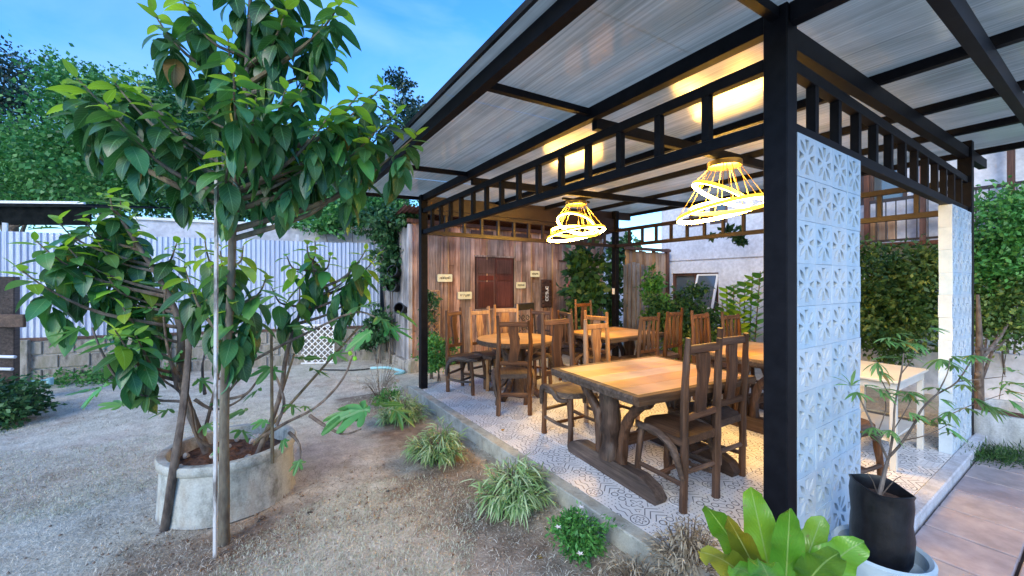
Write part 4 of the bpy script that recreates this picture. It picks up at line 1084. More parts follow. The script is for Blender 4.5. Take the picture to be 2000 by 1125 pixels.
def tree_from(root, trunk_pts, trunk_r, shoots, LV, bm_, seed, bn='branch', bent=.35):
    g = G(); g.tube(trunk_pts, trunk_r, 10, 4, .08, seed); part('trunk', g, bm_, root)
    tp = [Vector(p) for p in trunk_pts]
    for k, (tip, n, size) in enumerate(shoots):
        rr = random.Random(seed*100+k)
        hd = min((Vector((tip.x-p.x, tip.y-p.y, 0)).length for p in tp))
        zt = tip.z-.12-hd*.62; best = None
        for i in range(len(tp)-1):
            for q in range(9):
                p = tp[i].lerp(tp[i+1], q/8)
                c_ = abs(p.z-zt)
                if best is None or c_ < best[0]: best = (c_, p)
        st = best[1]; mid = st.lerp(tip, .5)+Vector((rr.uniform(-.03, .03), rr.uniform(-.03, .03), -.05-.08*hd)); m2 = st.lerp(tip, .82)+Vector((0, 0, -.07))
        g = G(); r0 = .007+.010*hd; g.tube([st, mid, m2, tip], [r0+.004, r0, .006, .004], 6, 3, .1, k); part(bn, g, bm_, root)
        d_ = (tip-mid).normalized(); d_ = (d_+Vector((0, 0, .7))).normalized()
        shoot(LV, tip, d_, n, seed*31+k, size)

# ------------------------------------------------------------------ MAIN TREE
tb = onz(437, 1060); mt = thing('young_tree', 'tall young broadleaf tree with slim trunk in front of the round planter', 'tree', tb)
trunk = [tb+Vector((0, 0, -.02)), at(438, 900, 2.5), at(440, 740, 2.5), at(450, 580, 2.5), at(456, 430, 2.5), at(470, 280, 2.52), at(482, 130, 2.55), at(490, -20, 2.55)]
tr_ = [.033, .027, .025, .023, .021, .018, .015, .010]
LV = Leaves(broad, LM)
sh = [(350, -15, 2.35), (430, -70, 2.5), (520, -75, 2.4), (600, -50, 2.6), (668, 0, 2.5), (300, 25, 2.35), (380, 30, 2.6), (560, 15, 2.45), (635, 40, 2.7), (500, 30, 2.7),
      (445, 72, 2.2), (457, 140, 2.05), (540, 70, 2.6), (605, 145, 2.45), (655, 95, 2.8), (510, 110, 2.9),
      (150, 152, 2.3), (222, 158, 2.5), (268, 162, 2.65), (205, 200, 2.15), (340, 235, 2.4), (140, 185, 2.5), (290, 195, 2.3),
      (700, 185, 2.6), (748, 168, 2.8), (648, 215, 2.45), (688, 235, 2.6), (772, 222, 2.9), (815, 262, 2.9), (720, 318, 2.8), (600, 235, 2.75), (560, 170, 2.3), (735, 255, 2.7), (660, 285, 2.9),
      (500, 190, 2.25), (440, 285, 2.3), (330, 290, 2.6), (555, 300, 2.6), (610, 300, 2.6), (510, 260, 2.8), (395, 200, 2.5), (400, 130, 2.6)]
shoots = [(at(x, y, d), 22, .19) for x, y, d in sh]
low = [(430, 490, 2.55), (475, 480, 2.6), (520, 540, 2.7), (400, 470, 2.75), (455, 585, 2.5), (500, 590, 2.7), (400, 560, 2.75), (360, 520, 2.8)]
shoots += [(at(x, y, d), 15, .20) for x, y, d in low]
tree_from(mt, trunk, tr_, shoots, LV, M['bark'], 3)
LV.build(mt)
# white stake and brown prop
q = onz(420, 1088); g = G(); g.beam(q+Vector((0, 0, -.02)), at(423, 352, 2.40), .019, .016, up=(FW.x, FW.y, 0), ch=.002)
tag(part('tree_stake', g, M['stake']), 'peeling white wooden stake standing beside the young tree trunk', 'stake')
q = at(320, 1030, 2.62); g = G(); g.tube([q+Vector((0, 0, -.03)), at(345, 880, 2.62), at(362, 760, 2.72), at(372, 640, 2.86)], [.026, .024, .021, .017], 8, 3, .12, 2)
tag(part('wooden_prop', g, M['bark2']), 'brown wooden prop leaning against the left side of the round planter', 'prop')

# ------------------------------------------------------------------ ROUND PLANTER
pcx = CAM+RT*(-2.16)+FW*3.05; pc = Vector((pcx.x, pcx.y, 0))
pl = thing('round_planter', 'large round weathered concrete ring planter under the trees', 'planter', pc)
g = G(); g.lathe(pc, [(.40, -.02), (.435, .0), (.43, .02), (.42, .33), (.437, .345), (.44, .39), (.43, .402), (.385, .402), (.375, .39), (.37, .25)], 56, jit=.012); part('ring', g, M['conc'], pl)
g = G(); vs = []; n = 18
for i in range(n+1):
    for k in range(36):
        a = 2*math.pi*k/36; r_ = .385*i/n; x = math.cos(a)*r_; y = math.sin(a)*r_
        vs.append((pc.x+x, pc.y+y, .30+.035*mnoise.noise(Vector((x*9, y*9, 2)))+.02*mnoise.noise(Vector((x*30, y*30, 5)))))
g.add(vs, [(i*36+k, i*36+(k+1) % 36, (i+1)*36+(k+1) % 36, (i+1)*36+k) for i in range(n) for k in range(36)], True); part('soil', g, M['soil'], pl)
def rock(name, c_, s_, seed, m, parent=None):
    bm = bmesh.new(); bmesh.ops.create_icosphere(bm, subdivisions=2, radius=1)
    for v in bm.verts: v.co *= 1+.35*mnoise.noise(v.co*1.3+Vector((seed, 0, 0))); v.co = Vector((v.co.x*s_[0], v.co.y*s_[1], v.co.z*s_[2]))+Vector(c_)
    me = bpy.data.meshes.new(name); bm.to_mesh(me); bm.free(); me.materials.append(m); return link(name, me, parent)
for k in range(12):
    a = rnd.uniform(0, 6.28); r_ = rnd.uniform(.1, .33)
    o = rock('stone', (pc.x+math.cos(a)*r_, pc.y+math.sin(a)*r_, .325), (rnd.uniform(.012, .03),)*3, k, M['stone'], pl)
# second and third trees in the planter
LV = Leaves(broad, LM)
b2 = pc-RT*.22+FW*.06+Vector((0, 0, .28)); t2 = thing('small_tree', 'smaller broadleaf tree leaning left, rooted in the round planter', 'tree', b2)
trk = [b2, at(357, 760, 2.98), at(352, 640, 3.0), at(320, 560, 3.0), at(270, 480, 3.0), at(225, 410, 3.0)]
sh = [(110, 428, 2.75), (165, 425, 2.9), (215, 378, 2.95), (235, 385, 3.1), (70, 470, 2.6), (38, 525, 2.5), (130, 480, 2.7), (190, 470, 2.85), (260, 465, 3.0), (210, 540, 2.8), (165, 540, 2.75), (275, 540, 3.0), (225, 645, 2.5), (265, 655, 2.6), (240, 600, 2.8), (300, 560, 3.1), (250, 430, 3.05), (345, 475, 3.1)]
tree_from(t2, trk, [.033, .028, .022, .018, .014, .01], [(at(x, y, d), 20, .20) for x, y, d in sh], LV, M['bark2'], 5)
LV.build(t2)
LV = Leaves(broad, LM)
b3 = pc+RT*.2-FW*.02+Vector((0, 0, .28)); t3 = thing('small_tree', 'smaller broadleaf tree leaning right, rooted in the round planter', 'tree', b3)
trk = [b3, at(545, 780, 3.1), at(560, 690, 3.2), at(590, 600, 3.35), at(620, 520, 3.4)]
sh = [(600, 478, 3.3), (645, 500, 3.4), (560, 500, 3.2), (585, 560, 3.15), (530, 560, 3.1), (615, 470, 3.6), (715, 488, 3.4), (735, 500, 3.55), (690, 520, 3.4), (700, 560, 3.5), (715, 530, 3.5)]
tree_from(t3, trk, [.022, .018, .016, .012, .008], [(at(x, y, d), 14, .185) for x, y, d in sh], LV, M['bark2'], 6)
LV.build(t3)
# thin supporting canes in the planter
for k, (a, b_, lab) in enumerate((((495, 870, 2.9), (700, 640, 3.5), 'slanting bamboo cane crossing the right of the planter'), ((520, 860, 3.2), (575, 690, 3.3), 'bamboo cane at the back right of the planter'), ((532, 905, 2.75), (530, 650, 2.9), 'upright thin cane near the planter rim'))):
    g = G(); g.tube([at(*a), at(*b_)], [.012, .009], 6); tag(part('bamboo_cane', g, M['bark']), lab, 'cane', 'canes standing in the round planter')

# ------------------------------------------------------------------ FIG SHRUB
fg = thing('fig_shrub', 'fig shrub with lobed leaves and long bare arching stems in the planter', 'shrub', pc+Vector((0, 0, .3)))
figb = [[(430, 878, 2.9), (385, 855, 2.8), (370, 790, 2.8), (345, 760, 2.85), (310, 730, 2.9), (290, 640, 2.9)],
        [(385, 850, 2.85), (370, 790, 2.82), (300, 780, 2.7), (235, 745, 2.6), (200, 690, 2.5), (180, 640, 2.5)],
        [(345, 760, 2.85), (330, 700, 2.9), (300, 690, 2.9)], [(380, 780, 2.85), (420, 800, 2.9), (470, 780, 3.0), (505, 740, 3.1)],
        [(500, 860, 2.95), (560, 825, 2.9), (610, 800, 2.85), (650, 765, 2.85), (675, 730, 2.85), (688, 695, 2.85)],
        [(605, 812, 2.85), (640, 835, 2.75), (672, 848, 2.7), (705, 838, 2.65)],
        [(430, 790, 3.1), (450, 760, 3.2), (480, 725, 3.3), (487, 700, 3.3)], [(440, 780, 3.0), (480, 770, 3.0), (505, 740, 3.0)],
        [(540, 830, 2.9), (555, 790, 2.9), (545, 750, 2.95), (530, 720, 2.95)], [(400, 770, 3.1), (395, 720, 3.2), (400, 690, 3.3)],
        [(565, 845, 2.9), (585, 870, 2.8), (585, 920, 2.75)], [(430, 740, 3.1), (520, 690, 3.0), (600, 650, 3.0), (690, 610, 3.0), (735, 620, 2.95)],
        [(350, 745, 2.9), (330, 690, 2.9), (320, 620, 2.9), (325, 560, 2.9)], [(400, 840, 2.9), (420, 760, 2.95), (430, 700, 3.0), (425, 660, 3.0)]]
for k, b_ in enumerate(figb):
    n = len(b_); g = G(); g.tube([at(*p) for p in b_], [.013*(1-.55*i/(n-1)) for i in range(n)], 6, 4, .12, k); part('stem', g, M['bark2'], fg)
ftp = [fig_tpl(1, 1, .3), fig_tpl(1, 2, .5)]
FLV = Leaves(ftp, [M['fig'], M['leafmid'], M['leafold']], 'leaf')
figl = [(715, 800, 2.7, .30, 200), (690, 800, 2.75, .26, 120), (740, 790, 2.8, .24, 20), (770, 800, 2.9, .22, 0), (740, 620, 2.95, .26, 10), (700, 600, 3.0, .24, 60), (760, 640, 2.9, .22, -20), (720, 650, 2.95, .24, 200), (780, 610, 3.0, .2, 0),
        (640, 660, 3.0, .22, 30), (600, 640, 3.0, .2, 90), (480, 800, 2.9, .18, 150), (470, 840, 2.85, .17, 40), (505, 760, 3.1, .17, 200), (535, 715, 3.0, .22, 90), (590, 700, 3.0, .2, 20), (570, 790, 2.9, .14, 60), (595, 793, 2.85, .1, 30),
        (200, 755, 2.5, .2, 200), (180, 760, 2.6, .17, 180), (240, 790, 2.7, .16, 160), (290, 770, 2.7, .17, 60), (270, 700, 2.8, .2, 120), (310, 650, 2.9, .22, 90), (340, 620, 2.9, .22, 60), (370, 590, 2.9, .2, 30), (325, 560, 2.9, .2, 100), (300, 600, 2.95, .2, 150),
        (400, 660, 3.0, .2, 20), (430, 640, 3.0, .19, 80), (380, 700, 3.0, .18, 140), (350, 690, 2.95, .2, 200), (390, 740, 3.0, .16, 0), (430, 780, 3.0, .15, 60), (330, 800, 2.75, .16, 190), (400, 830, 2.8, .14, 30), (555, 860, 2.8, .1, 270), (585, 900, 2.75, .12, 270),
        (470, 700, 3.2, .18, 60), (500, 680, 3.1, .2, 90), (610, 720, 3.1, .18, 0), (650, 690, 3.2, .18, 30), (210, 660, 2.6, .22, 170), (160, 640, 2.5, .2, 150), (440, 870, 2.8, .13, 200), (520, 820, 2.9, .13, 100)]
for k, (x, y, d, ln, az) in enumerate(figl):
    rr = random.Random(k); el = R(rr.uniform(-38, 12)); a = R(az)
    d_ = (RT*math.cos(a)-FW*abs(math.sin(a))*.8+Vector((0, 0, math.sin(a)*.35))).normalized()*math.cos(el)+Vector((0, 0, math.sin(el)))
    FLV.add(at(x, y, d)-d_*ln*.4, d_, ln*1.35, 0 if rr.random() < .8 else 1, rr.randrange(2), rr.uniform(-.5, .5))
FLV.build(fg)
for (x, y) in ((684, 690), (693, 700)):
    o = rock('fig_fruit', at(x, y, 2.85), (.014, .014, .018), 3, M['leafnew'], fg)

# ------------------------------------------------------------------ FOLIAGE CLOUDS
def cloud(name, blobs, size, m, parent=None, seed=0, aspect=.55, clump=.22, droop=.3, per=26, shell=.55):
    """leaves in clumps spread through ellipsoids. blobs: (centre, radii, leaves)"""
    rg = np.random.default_rng(seed); VV = []; RV = []
    for (c_, r_, n) in blobs:
        k = max(1, n//per); u = rg.normal(size=(k, 3)); u /= np.linalg.norm(u, axis=1)[:, None]
        rad = (shell+(1-shell)*rg.random(k))[:, None]*(1+.22*np.sin(u[:, :1]*5+seed)+.15*rg.normal(size=(k, 1)))
        cc = np.array(c_)+u*rad*np.array(r_)
        idx = rg.integers(0, k, n); rr_ = np.array(r_).mean()
        pos = cc[idx]+rg.normal(size=(n, 3))*clump*rr_*np.array([1, 1, .7])
        cv = rg.random(k)[idx]
        d_ = rg.normal(size=(n, 3))+(pos-np.array(c_))/rr_*.9; d_[:, 2] -= droop; d_ /= np.linalg.norm(d_, axis=1)[:, None]
        s_ = np.cross(d_, rg.normal(size=(n, 3))+np.array([0, 0, .0])); s_ /= np.linalg.norm(s_, axis=1)[:, None]
        nn = np.cross(s_, d_); L_ = (size*(.6+.7*rg.random(n)))[:, None]
        b0 = pos; tip = pos+d_*L_; mid = pos+d_*L_*.45
        l_ = mid-s_*L_*aspect/2+nn*L_*.10; r2 = mid+s_*L_*aspect/2+nn*L_*.10
        VV.append(np.stack([b0, r2, tip, l_], 1).reshape(-1, 3))
        rv = np.clip(.5*cv+.5*rg.random(n)+rg.normal(size=n)*.08, 0, 1); RV.append(np.repeat(rv, 4))
    V = np.concatenate(VV); n = len(V)//4; F = np.arange(n*4).reshape(n, 4)
    me = npmesh(name, V, F, m, rv=np.concatenate(RV)); o = link(name, me, parent)
    if parent is not None: o['kind'] = 'stuff'
    return o
def bgtree(label, base, h, blobs, size, m, seed, trunk_r=.16, cat='tree', name='tree', limbs=5, **kw):
    t_ = thing(name, label, cat, (base[0], base[1], 0))
    g = G(); top = Vector((base[0], base[1], h*.75)); g.tube([(base[0], base[1], -.1), (base[0]+.1, base[1], h*.35), top], [trunk_r, trunk_r*.7, trunk_r*.25], 8, 3, .1, seed); part('trunk', g, M['bark2'], t_)
    for k, (c_, r_, n) in enumerate(blobs[:limbs]):
        g = G(); st = Vector((base[0], base[1], h*(.25+.07*k))); g.tube([st, st.lerp(Vector(c_), .5)+Vector((0, 0, -.1)), Vector(c_)], [trunk_r*.45, trunk_r*.3, trunk_r*.1], 6, 3, .1, k); part('limb', g, M['bark2'], t_)
    cloud('crown', blobs, size, m, t_, seed, **kw); return t_
def A(px, py, d): return tuple(at(px, py, d))
def bt(label, bx_, d, items, size, m, seed, **kw):
    base = at(bx_, 552, d); bl = [(A(x, y, dd), (rx, rx, rz), n) for x, y, dd, rx, rz, n in items]; h = max(b_[0][2]+b_[1][2] for b_ in bl)
    return bgtree(label, (base.x, base.y), h, bl, size, m, seed, **kw)
bt('dark blue green tree with tiered airy branches at far left', -20, 15, [(10, 130, 15, 1.5, .7, 1500), (45, 200, 15, 1.3, .5, 1300), (20, 260, 15, 1.8, .7, 2200), (60, 300, 14.5, 1.1, .6, 1200), (-40, 190, 15, 2, 1.2, 1800), (-60, 320, 15, 2.2, 1.5, 2000)], .16, M['f_dark'], 21, clump=.28, shell=.2)
bt('bright feathery green tree at the left edge above the canopy', 20, 12, [(20, 330, 12, 1.6, 1.3, 7200), (80, 345, 12, 1.2, 1.0, 4800), (-50, 300, 12, 1.6, 1.5, 4000), (110, 380, 12, 1.0, .7, 2880)], .10, M['f_green'], 22, clump=.22)
bt('large round leaved green tree behind the fence at left centre', 210, 11.5, [(170, 190, 12, 1.0, .7, 2400), (230, 230, 12, 1.5, 1.0, 6080), (310, 220, 12.5, 1.2, .8, 3840), (200, 310, 11.5, 1.7, 1.1, 8320), (300, 320, 11.5, 1.6, 1.0, 8000), (130, 340, 11.5, 1.0, .9, 3200), (270, 370, 11, 1.6, .6, 5760), (150, 150, 12.5, .6, .5, 560)], .115, M['f_green'], 23, clump=.22, aspect=.75)
bt('tall leafy tree behind the main trunk above the pale wall', 460, 12, [(400, 230, 12.5, 1.2, .9, 3520), (480, 290, 12, 1.6, 1.2, 8000), (400, 350, 11.5, 1.5, .9, 6720), (540, 340, 12, 1.4, 1.0, 6720), (480, 390, 11, 1.6, .5, 4800)], .115, M['f_mid'], 24, clump=.22, aspect=.7)
bt('light green tree behind the roof corner right of the main trunk', 660, 12.5, [(620, 320, 12.5, 1.2, 1.0, 6080), (690, 370, 12, 1.3, .9, 6720), (740, 400, 12, 1.0, .6, 3840), (600, 390, 11.5, 1.4, .6, 5280), (660, 430, 11, 1.0, .35, 2080)], .11, M['f_green'], 25, clump=.24)
bt('sparse tall tree with small tufts rising behind the roof edge', 790, 15, [(770, 150, 15, .35, .3, 260), (790, 165, 15, .3, .3, 200), (800, 215, 15, .6, .4, 500), (780, 260, 15, .9, .6, 900), (810, 235, 14.5, .5, .4, 300)], .16, M['f_dark'], 26, trunk_r=.08, clump=.4, shell=.1)
# sprays of vine over the fence by the shed
def shrub(label, blobs, size, m, seed, name='shrub', cat='shrub', stems=3, z0=0, **kw):
    c0 = Vector(blobs[0][0]); t_ = thing(name, label, cat, (c0.x, c0.y, z0))
    rr = random.Random(seed)
    for k in range(stems):
        b_ = Vector(blobs[k % len(blobs)][0]); g = G(); st = Vector((c0.x+rr.uniform(-.05, .05), c0.y+rr.uniform(-.05, .05), z0)); g.tube([st, st.lerp(b_, .5)+Vector((rr.uniform(-.05, .05), 0, 0)), b_+Vector((0, 0, blobs[k % len(blobs)][1][2]*.3))], [.014, .01, .004], 5, 2, .1, k); part('stem', g, M['bark2'], t_)
    cloud('foliage', blobs, size, m, t_, seed, **kw); return t_
S_ = lambda items: [(A(x, y, d), (rx, rx, rz), n) for x, y, d, rx, rz, n in items]
shrub('dense climber covering the top left corner of the shed side wall', S_([(765, 450, 8.0, .35, .3, 900), (770, 500, 7.9, .3, .35, 900), (745, 430, 8.3, .4, .3, 900), (770, 545, 7.8, .2, .3, 400), (795, 425, 7.5, .2, .12, 250)]), .12, M['f_ivy'], 31, 'climbing_plant', 'climber')
shrub('leafy branch spilling over the pale wall left of the shed', S_([(690, 415, 8.6, .55, .25, 1000), (630, 440, 8.4, .5, .18, 700), (730, 400, 8.5, .4, .2, 500)]), .12, M['f_green'], 32, 'climbing_plant', 'climber')
shrub('dark shrub in the corner between the block wall and the shed', S_([(738, 640, 8.0, .28, .35, 900), (715, 665, 8.1, .22, .2, 400)]), .1, M['f_ivy'], 33)
shrub('small leafed vine growing over the wooden trellis at the shed', S_([(840, 600, 6.7, .13, .3, 450), (838, 660, 6.7, .12, .3, 350), (832, 580, 6.7, .1, .12, 150)]), .06, M['f_ivy'], 34, 'climbing_plant', 'climber')
shrub('round green shrub at the foot of the trellis behind the left post', S_([(855, 690, 6.4, .26, .24, 1600), (842, 705, 6.4, .2, .15, 500)]), .055, M['f_bright'], 35)
shrub('big leaved climber on the shed corner left of the back post', S_([(1145, 520, 8.3, .3, .5, 700), (1150, 590, 8.1, .32, .5, 800), (1135, 620, 8.0, .25, .3, 350)]), .16, M['f_ivy'], 36, 'climbing_plant', 'climber', aspect=.7)
shrub('tall vine mass right of the back post', S_([(1200, 500, 9.6, .2, .4, 500), (1200, 570, 9.5, .17, .5, 600), (1198, 630, 9.4, .17, .4, 400), (1222, 480, 9.8, .25, .2, 260)]), .14, M['f_ivy'], 37, 'climbing_plant', 'climber', aspect=.6)
shrub('green bushy plant below the building window', S_([(1330, 620, 7.6, .45, .35, 1600), (1370, 640, 7.3, .4, .3, 1300), (1290, 620, 7.8, .3, .4, 900), (1350, 570, 7.8, .3, .3, 600)]), .09, M['f_ivy'], 38)
shrub('light green shrub between the grey boards and the window', S_([(1275, 580, 8.2, .22, .45, 700), (1272, 545, 8.3, .2, .25, 350), (1300, 610, 7.8, .25, .3, 700)]), .09, M['f_bright'], 39)
shrub('dark low shrub behind the right hand table', S_([(1400, 670, 6.6, .4, .3, 1100), (1340, 680, 6.8, .4, .25, 900)]), .09, M['f_hedge'], 40)
shrub('trailing plant hanging on the back frieze', S_([(1425, 455, 7.4, .16, .10, 130), (1440, 465, 7.4, .12, .1, 90), (1390, 470, 7.4, .1, .1, 50)]), .11, M['f_ivy'], 41, 'climbing_plant', 'climber', z0=2.3, stems=0)
# plant of stacked round leaves on upright stems, before the pale facade
zz = thing('stem_plant', 'tall plant with round leaves stacked on upright stems before the pale wall', 'plant', (at(1445, 700, 6.8).x, at(1445, 700, 6.8).y, 0))
zl = Leaves([leaf_tpl(1, .72, .2, .1, 5, 0, 0, 1)], [M['leafmid'], M['leafnew']], 'leaf')
for k, (x, yt, d) in enumerate(((1418, 560, 6.9), (1432, 558, 6.8), (1455, 548, 6.7), (1470, 535, 6.7), (1485, 530, 6.6), (1410, 590, 7.0), (1445, 585, 6.6))):
    top = at(x, yt, d); bse = Vector((zz.location.x+(top.x-zz.location.x)*.6, zz.location.y+(top.y-zz.location.y)*.6, 0)); g = G(); g.tube([bse, bse.lerp(top, .5), top], [.012, .01, .006], 6, 2); part('stem', g, M['bark'], zz)
    for i in range(20):
        q = .35+.65*i/20; p = bse.lerp(top, q); s_ = 1 if i % 2 else -1; d_ = (RT*s_*.8+Vector((0, 0, .7))-FW*.2).normalized(); zl.add(p, d_, .19, 0 if k % 3 else 1, 0, rnd.uniform(-.4, .4))
zl.build(zz)

# shrubs on the right
shrub('dense dark green shrub between the two breeze block walls', S_([(1740, 560, 6.0, .7, .6, 3600), (1800, 520, 5.7, .5, .5, 2900), (1700, 600, 5.8, .5, .5, 2200), (1790, 620, 5.7, .6, .5, 2700), (1740, 660, 5.6, .6, .35, 2000), (1710, 510, 6.1, .45, .3, 1100)]), .075, M['f_hedge'], 51, stems=6, clump=.15, per=40, shell=.25)
shrub('light feathery shrub at the right edge above the ring pot', S_([(1960, 450, 5.2, .36, .42, 2400), (1990, 520, 5.1, .4, .4, 2600), (1940, 540, 5.1, .3, .35, 1600), (2015, 410, 5.2, .4, .42, 1600)]), .07, M['f_bright'], 52, stems=4)
rp = CAM+RT*5.08+FW*4.02
rt_ = bgtree('small dark tree with forked trunk rising from the ring pot at right', (rp.x+.1, rp.y+.25), 2.0, [(A(1960, 600, 4.9), (.38, .38, .35), 1500), (A(1930, 640, 4.8), (.25, .25, .25), 800), (A(1995, 580, 4.9), (.4, .4, .4), 1500), (A(1975, 650, 4.8), (.35, .35, .2), 700)], .06, M['f_hedge'], 53, trunk_r=.05, limbs=4)
t_ = thing('ring_pot', 'pale concrete ring pot at the right edge beyond the paving', 'pot', (rp.x, rp.y, 0))
g = G(); g.lathe((rp.x, rp.y, 0), [(.43, -.02), (.45, 0), (.44, .33), (.43, .35), (.385, .35), (.38, .2)], 40, jit=.01); part('ring', g, M['concpale'], t_)
g = G(); g.lathe((rp.x, rp.y, 0), [(.385, .24), (.2, .25), (0.001, .26)], 24); part('soil', g, M['soil'], t_)
g = G(); g.beam((6.3, -5, .35), (6.3, 4.5, .35), .12, .7); lw = part('garden_wall', g, M['facade']); tag(lw, 'low pale garden wall running behind the right hand shrubs', 'wall')
gp = []
for k in range(9): gp.append((tuple(onz(1888+k*16, 902+rnd.uniform(-8, 12), .02)), (.13, .13, .03), 420))
o = cloud('grass', gp, .065, M['f_grass'], None, 54, aspect=.12, droop=-1.6, clump=.6); o['kind'] = 'stuff'
# left edge shrub
shrub('leafy green shrub at the left edge below the timber rack', S_([(8, 800, 4.6, .28, .22, 1300), (-30, 780, 4.7, .35, .3, 900)]), .075, M['f_ivy'], 55)
shrub('low weeds growing along the foot of the block wall at left', S_([(150, 740, 6.6, .5, .1, 900), (240, 735, 6.8, .5, .08, 800), (330, 728, 7.0, .4, .08, 500)]), .07, M['f_bright'], 56, name='weeds', cat='weeds')

# ------------------------------------------------------------------ KERB SIDE PLANTS
def tuft(label, c_, r_, h, n, m, seed, bl=.13, bw_=.012, name='grass_tuft', cat='grass tuft', group=None, wiry=False):
    rg = np.random.default_rng(seed); t_ = thing(name, label, cat, c_, group); c_ = np.array(c_)
    ns = max(8, n//14); az = rg.random(ns)*6.283; lean = rg.random(ns)**.6*1.05
    sd = np.stack([np.cos(az)*np.sin(lean), np.sin(az)*np.sin(lean), np.cos(lean)], 1)
    ht = h*(.7+.4*rg.random(ns))*(1-.15*lean)
    g = G()
    tips = []
    for k in range(ns):
        b_ = c_+np.array([math.cos(az[k]), math.sin(az[k]), 0])*r_*.15*lean[k]; e = b_+sd[k]*ht[k]*np.array([r_/h*1.1, r_/h*1.1, 1]); e[2] -= .10*lean[k]*h; mid = (b_+e)/2+np.array([0, 0, .14*h*lean[k]])
        g.tube([b_, mid, e], [.003, .0025, .0015], 4, 2); tips.append((b_, mid, e))
    part('stems', g, M['bark'] if not wiry else M['f_dry'], t_)['kind'] = 'stuff'
    idx = rg.integers(0, ns, n); q = rg.random(n)**.55
    B_ = np.array([t0[0] for t0 in tips])[idx]; Mi = np.array([t0[1] for t0 in tips])[idx]; E_ = np.array([t0[2] for t0 in tips])[idx]; q_ = q[:, None]
    pos = B_*(1-q_)**2+2*Mi*q_*(1-q_)+E_*q_**2
    out_ = pos-c_; out_[:, 2] = 0; out_ /= (np.linalg.norm(out_, axis=1)[:, None]+1e-6)
    d_ = out_*.8+rg.normal(size=(n, 3))*.55; d_[:, 2] += .05; d_ /= np.linalg.norm(d_, axis=1)[:, None]
    s_ = np.cross(d_, np.array([0, 0, 1.])+rg.normal(size=(n, 3))*.4); s_ /= np.linalg.norm(s_, axis=1)[:, None]
    L_ = (bl*(.6+.6*rg.random(n)))[:, None]; W_ = bw_
    p1 = pos+d_*L_*.35; p2 = pos+d_*L_*.75-np.array([0, 0, 1])*L_*.10; p3 = pos+d_*L_-np.array([0, 0, 1])*L_*.28
    V = np.stack([pos, p1+s_*W_/2, p1-s_*W_/2, p2+s_*W_*.4, p2-s_*W_*.4, p3], 1).reshape(-1, 3); b0 = np.arange(n)[:, None]*6
    F = np.concatenate([b0+np.array([[0, 1, 2]]), b0+np.array([[1, 3, 4]]), b0+np.array([[1, 4, 2]]), b0+np.array([[3, 5, 4]])])
    V[:, 2] = np.maximum(V[:, 2], .004)
    o = link('blades', npmesh('blades', V, F, m, rv=np.repeat(np.clip(.25+.5*q+rg.normal(size=n)*.18, 0, 1), 6)), t_); o['kind'] = 'stuff'; return t_
gk = 'variegated grass tufts along the kerb'
def P0(px, py): q = onz(px, py); return (q.x, q.y, .0)
tuft('variegated dwarf bamboo tuft at the front of the row along the kerb', P0(1000, 985), .30, .34, 1150, M['f_bamboo'], 61, .13, .011, group=gk)
tuft('variegated dwarf bamboo tuft in the middle of the row along the kerb', P0(855, 893), .30, .30, 1100, M['f_bamboo'], 62, .12, .011, group=gk)
tuft('variegated dwarf bamboo tuft at the back of the row near the left post', P0(788, 822), .30, .30, 1050, M['f_bamboo'], 63, .12, .011, group=gk)
tuft('wispy dry weed clump left of the post by the lawn', P0(742, 775), .34, .60, 500, M['f_dry'], 64, .07, .006, 'dry_weeds', 'weeds', wiry=True)
tuft('brown dry twiggy bush on the kerb in front of the chair legs', P0(1345, 1140), .22, .36, 1900, M['f_dry'], 65, .05, .007, 'dry_bush', 'bush', wiry=True)
tuft('withered dark green weeds on the kerb nearest the camera', P0(1240, 1160), .24, .15, 900, M['f_dry'], 66, .06, .006, 'dry_weeds', 'weeds', wiry=True)
def flowers(parent, pts):
    for p in pts:
        for k in range(5):
            a = k*1.2566; v, f, uv = leaf_tpl(.022, .010, .1, .1, 3); d_ = Vector((math.cos(a), math.sin(a), .3)); Mt = np.array(frame(d_))[:3, :3]
            me = npmesh('petal', v @ Mt.T+np.array(p), f, M['white'], uv=uv); link('petal', me, parent)
sb = shrub('small round green shrub with white flowers beside the kerb', [((onz(1128, 1080).x, onz(1128, 1080).y, .12), (.13, .13, .11), 2300)], .032, M['f_bright'], 67, aspect=.4)
flowers(sb, [tuple(at(1135, 991, 2.32)), tuple(at(1133, 1082, 2.12)), tuple(at(1090, 1030, 2.25))])
sb = shrub('little green shrub with pale flowers at the back of the kerb row', [((onz(757, 790).x, onz(757, 790).y, .10), (.16, .16, .1), 900)], .035, M['f_bright'], 68, aspect=.4)
flowers(sb, [tuple(at(750, 757, 4.95)), tuple(at(765, 762, 4.9))])
for k, (x, y, s_) in enumerate(((836, 722, .07), (846, 718, .05), (827, 716, .05), (490, 712, .09))):
    q = onz(x, y); o = rock('stone', (q.x, q.y, s_*.5), (s_*1.2, s_, s_*.8), k+20, M['stone'])
    tag(o, ['pale stone at the foot of the trellis shrub, largest one', 'pale stone behind the left post, by the trellis shrub', 'small stone close to the shed corner', 'whitish stone lying by the block wall near the trellis'][k], 'stone')

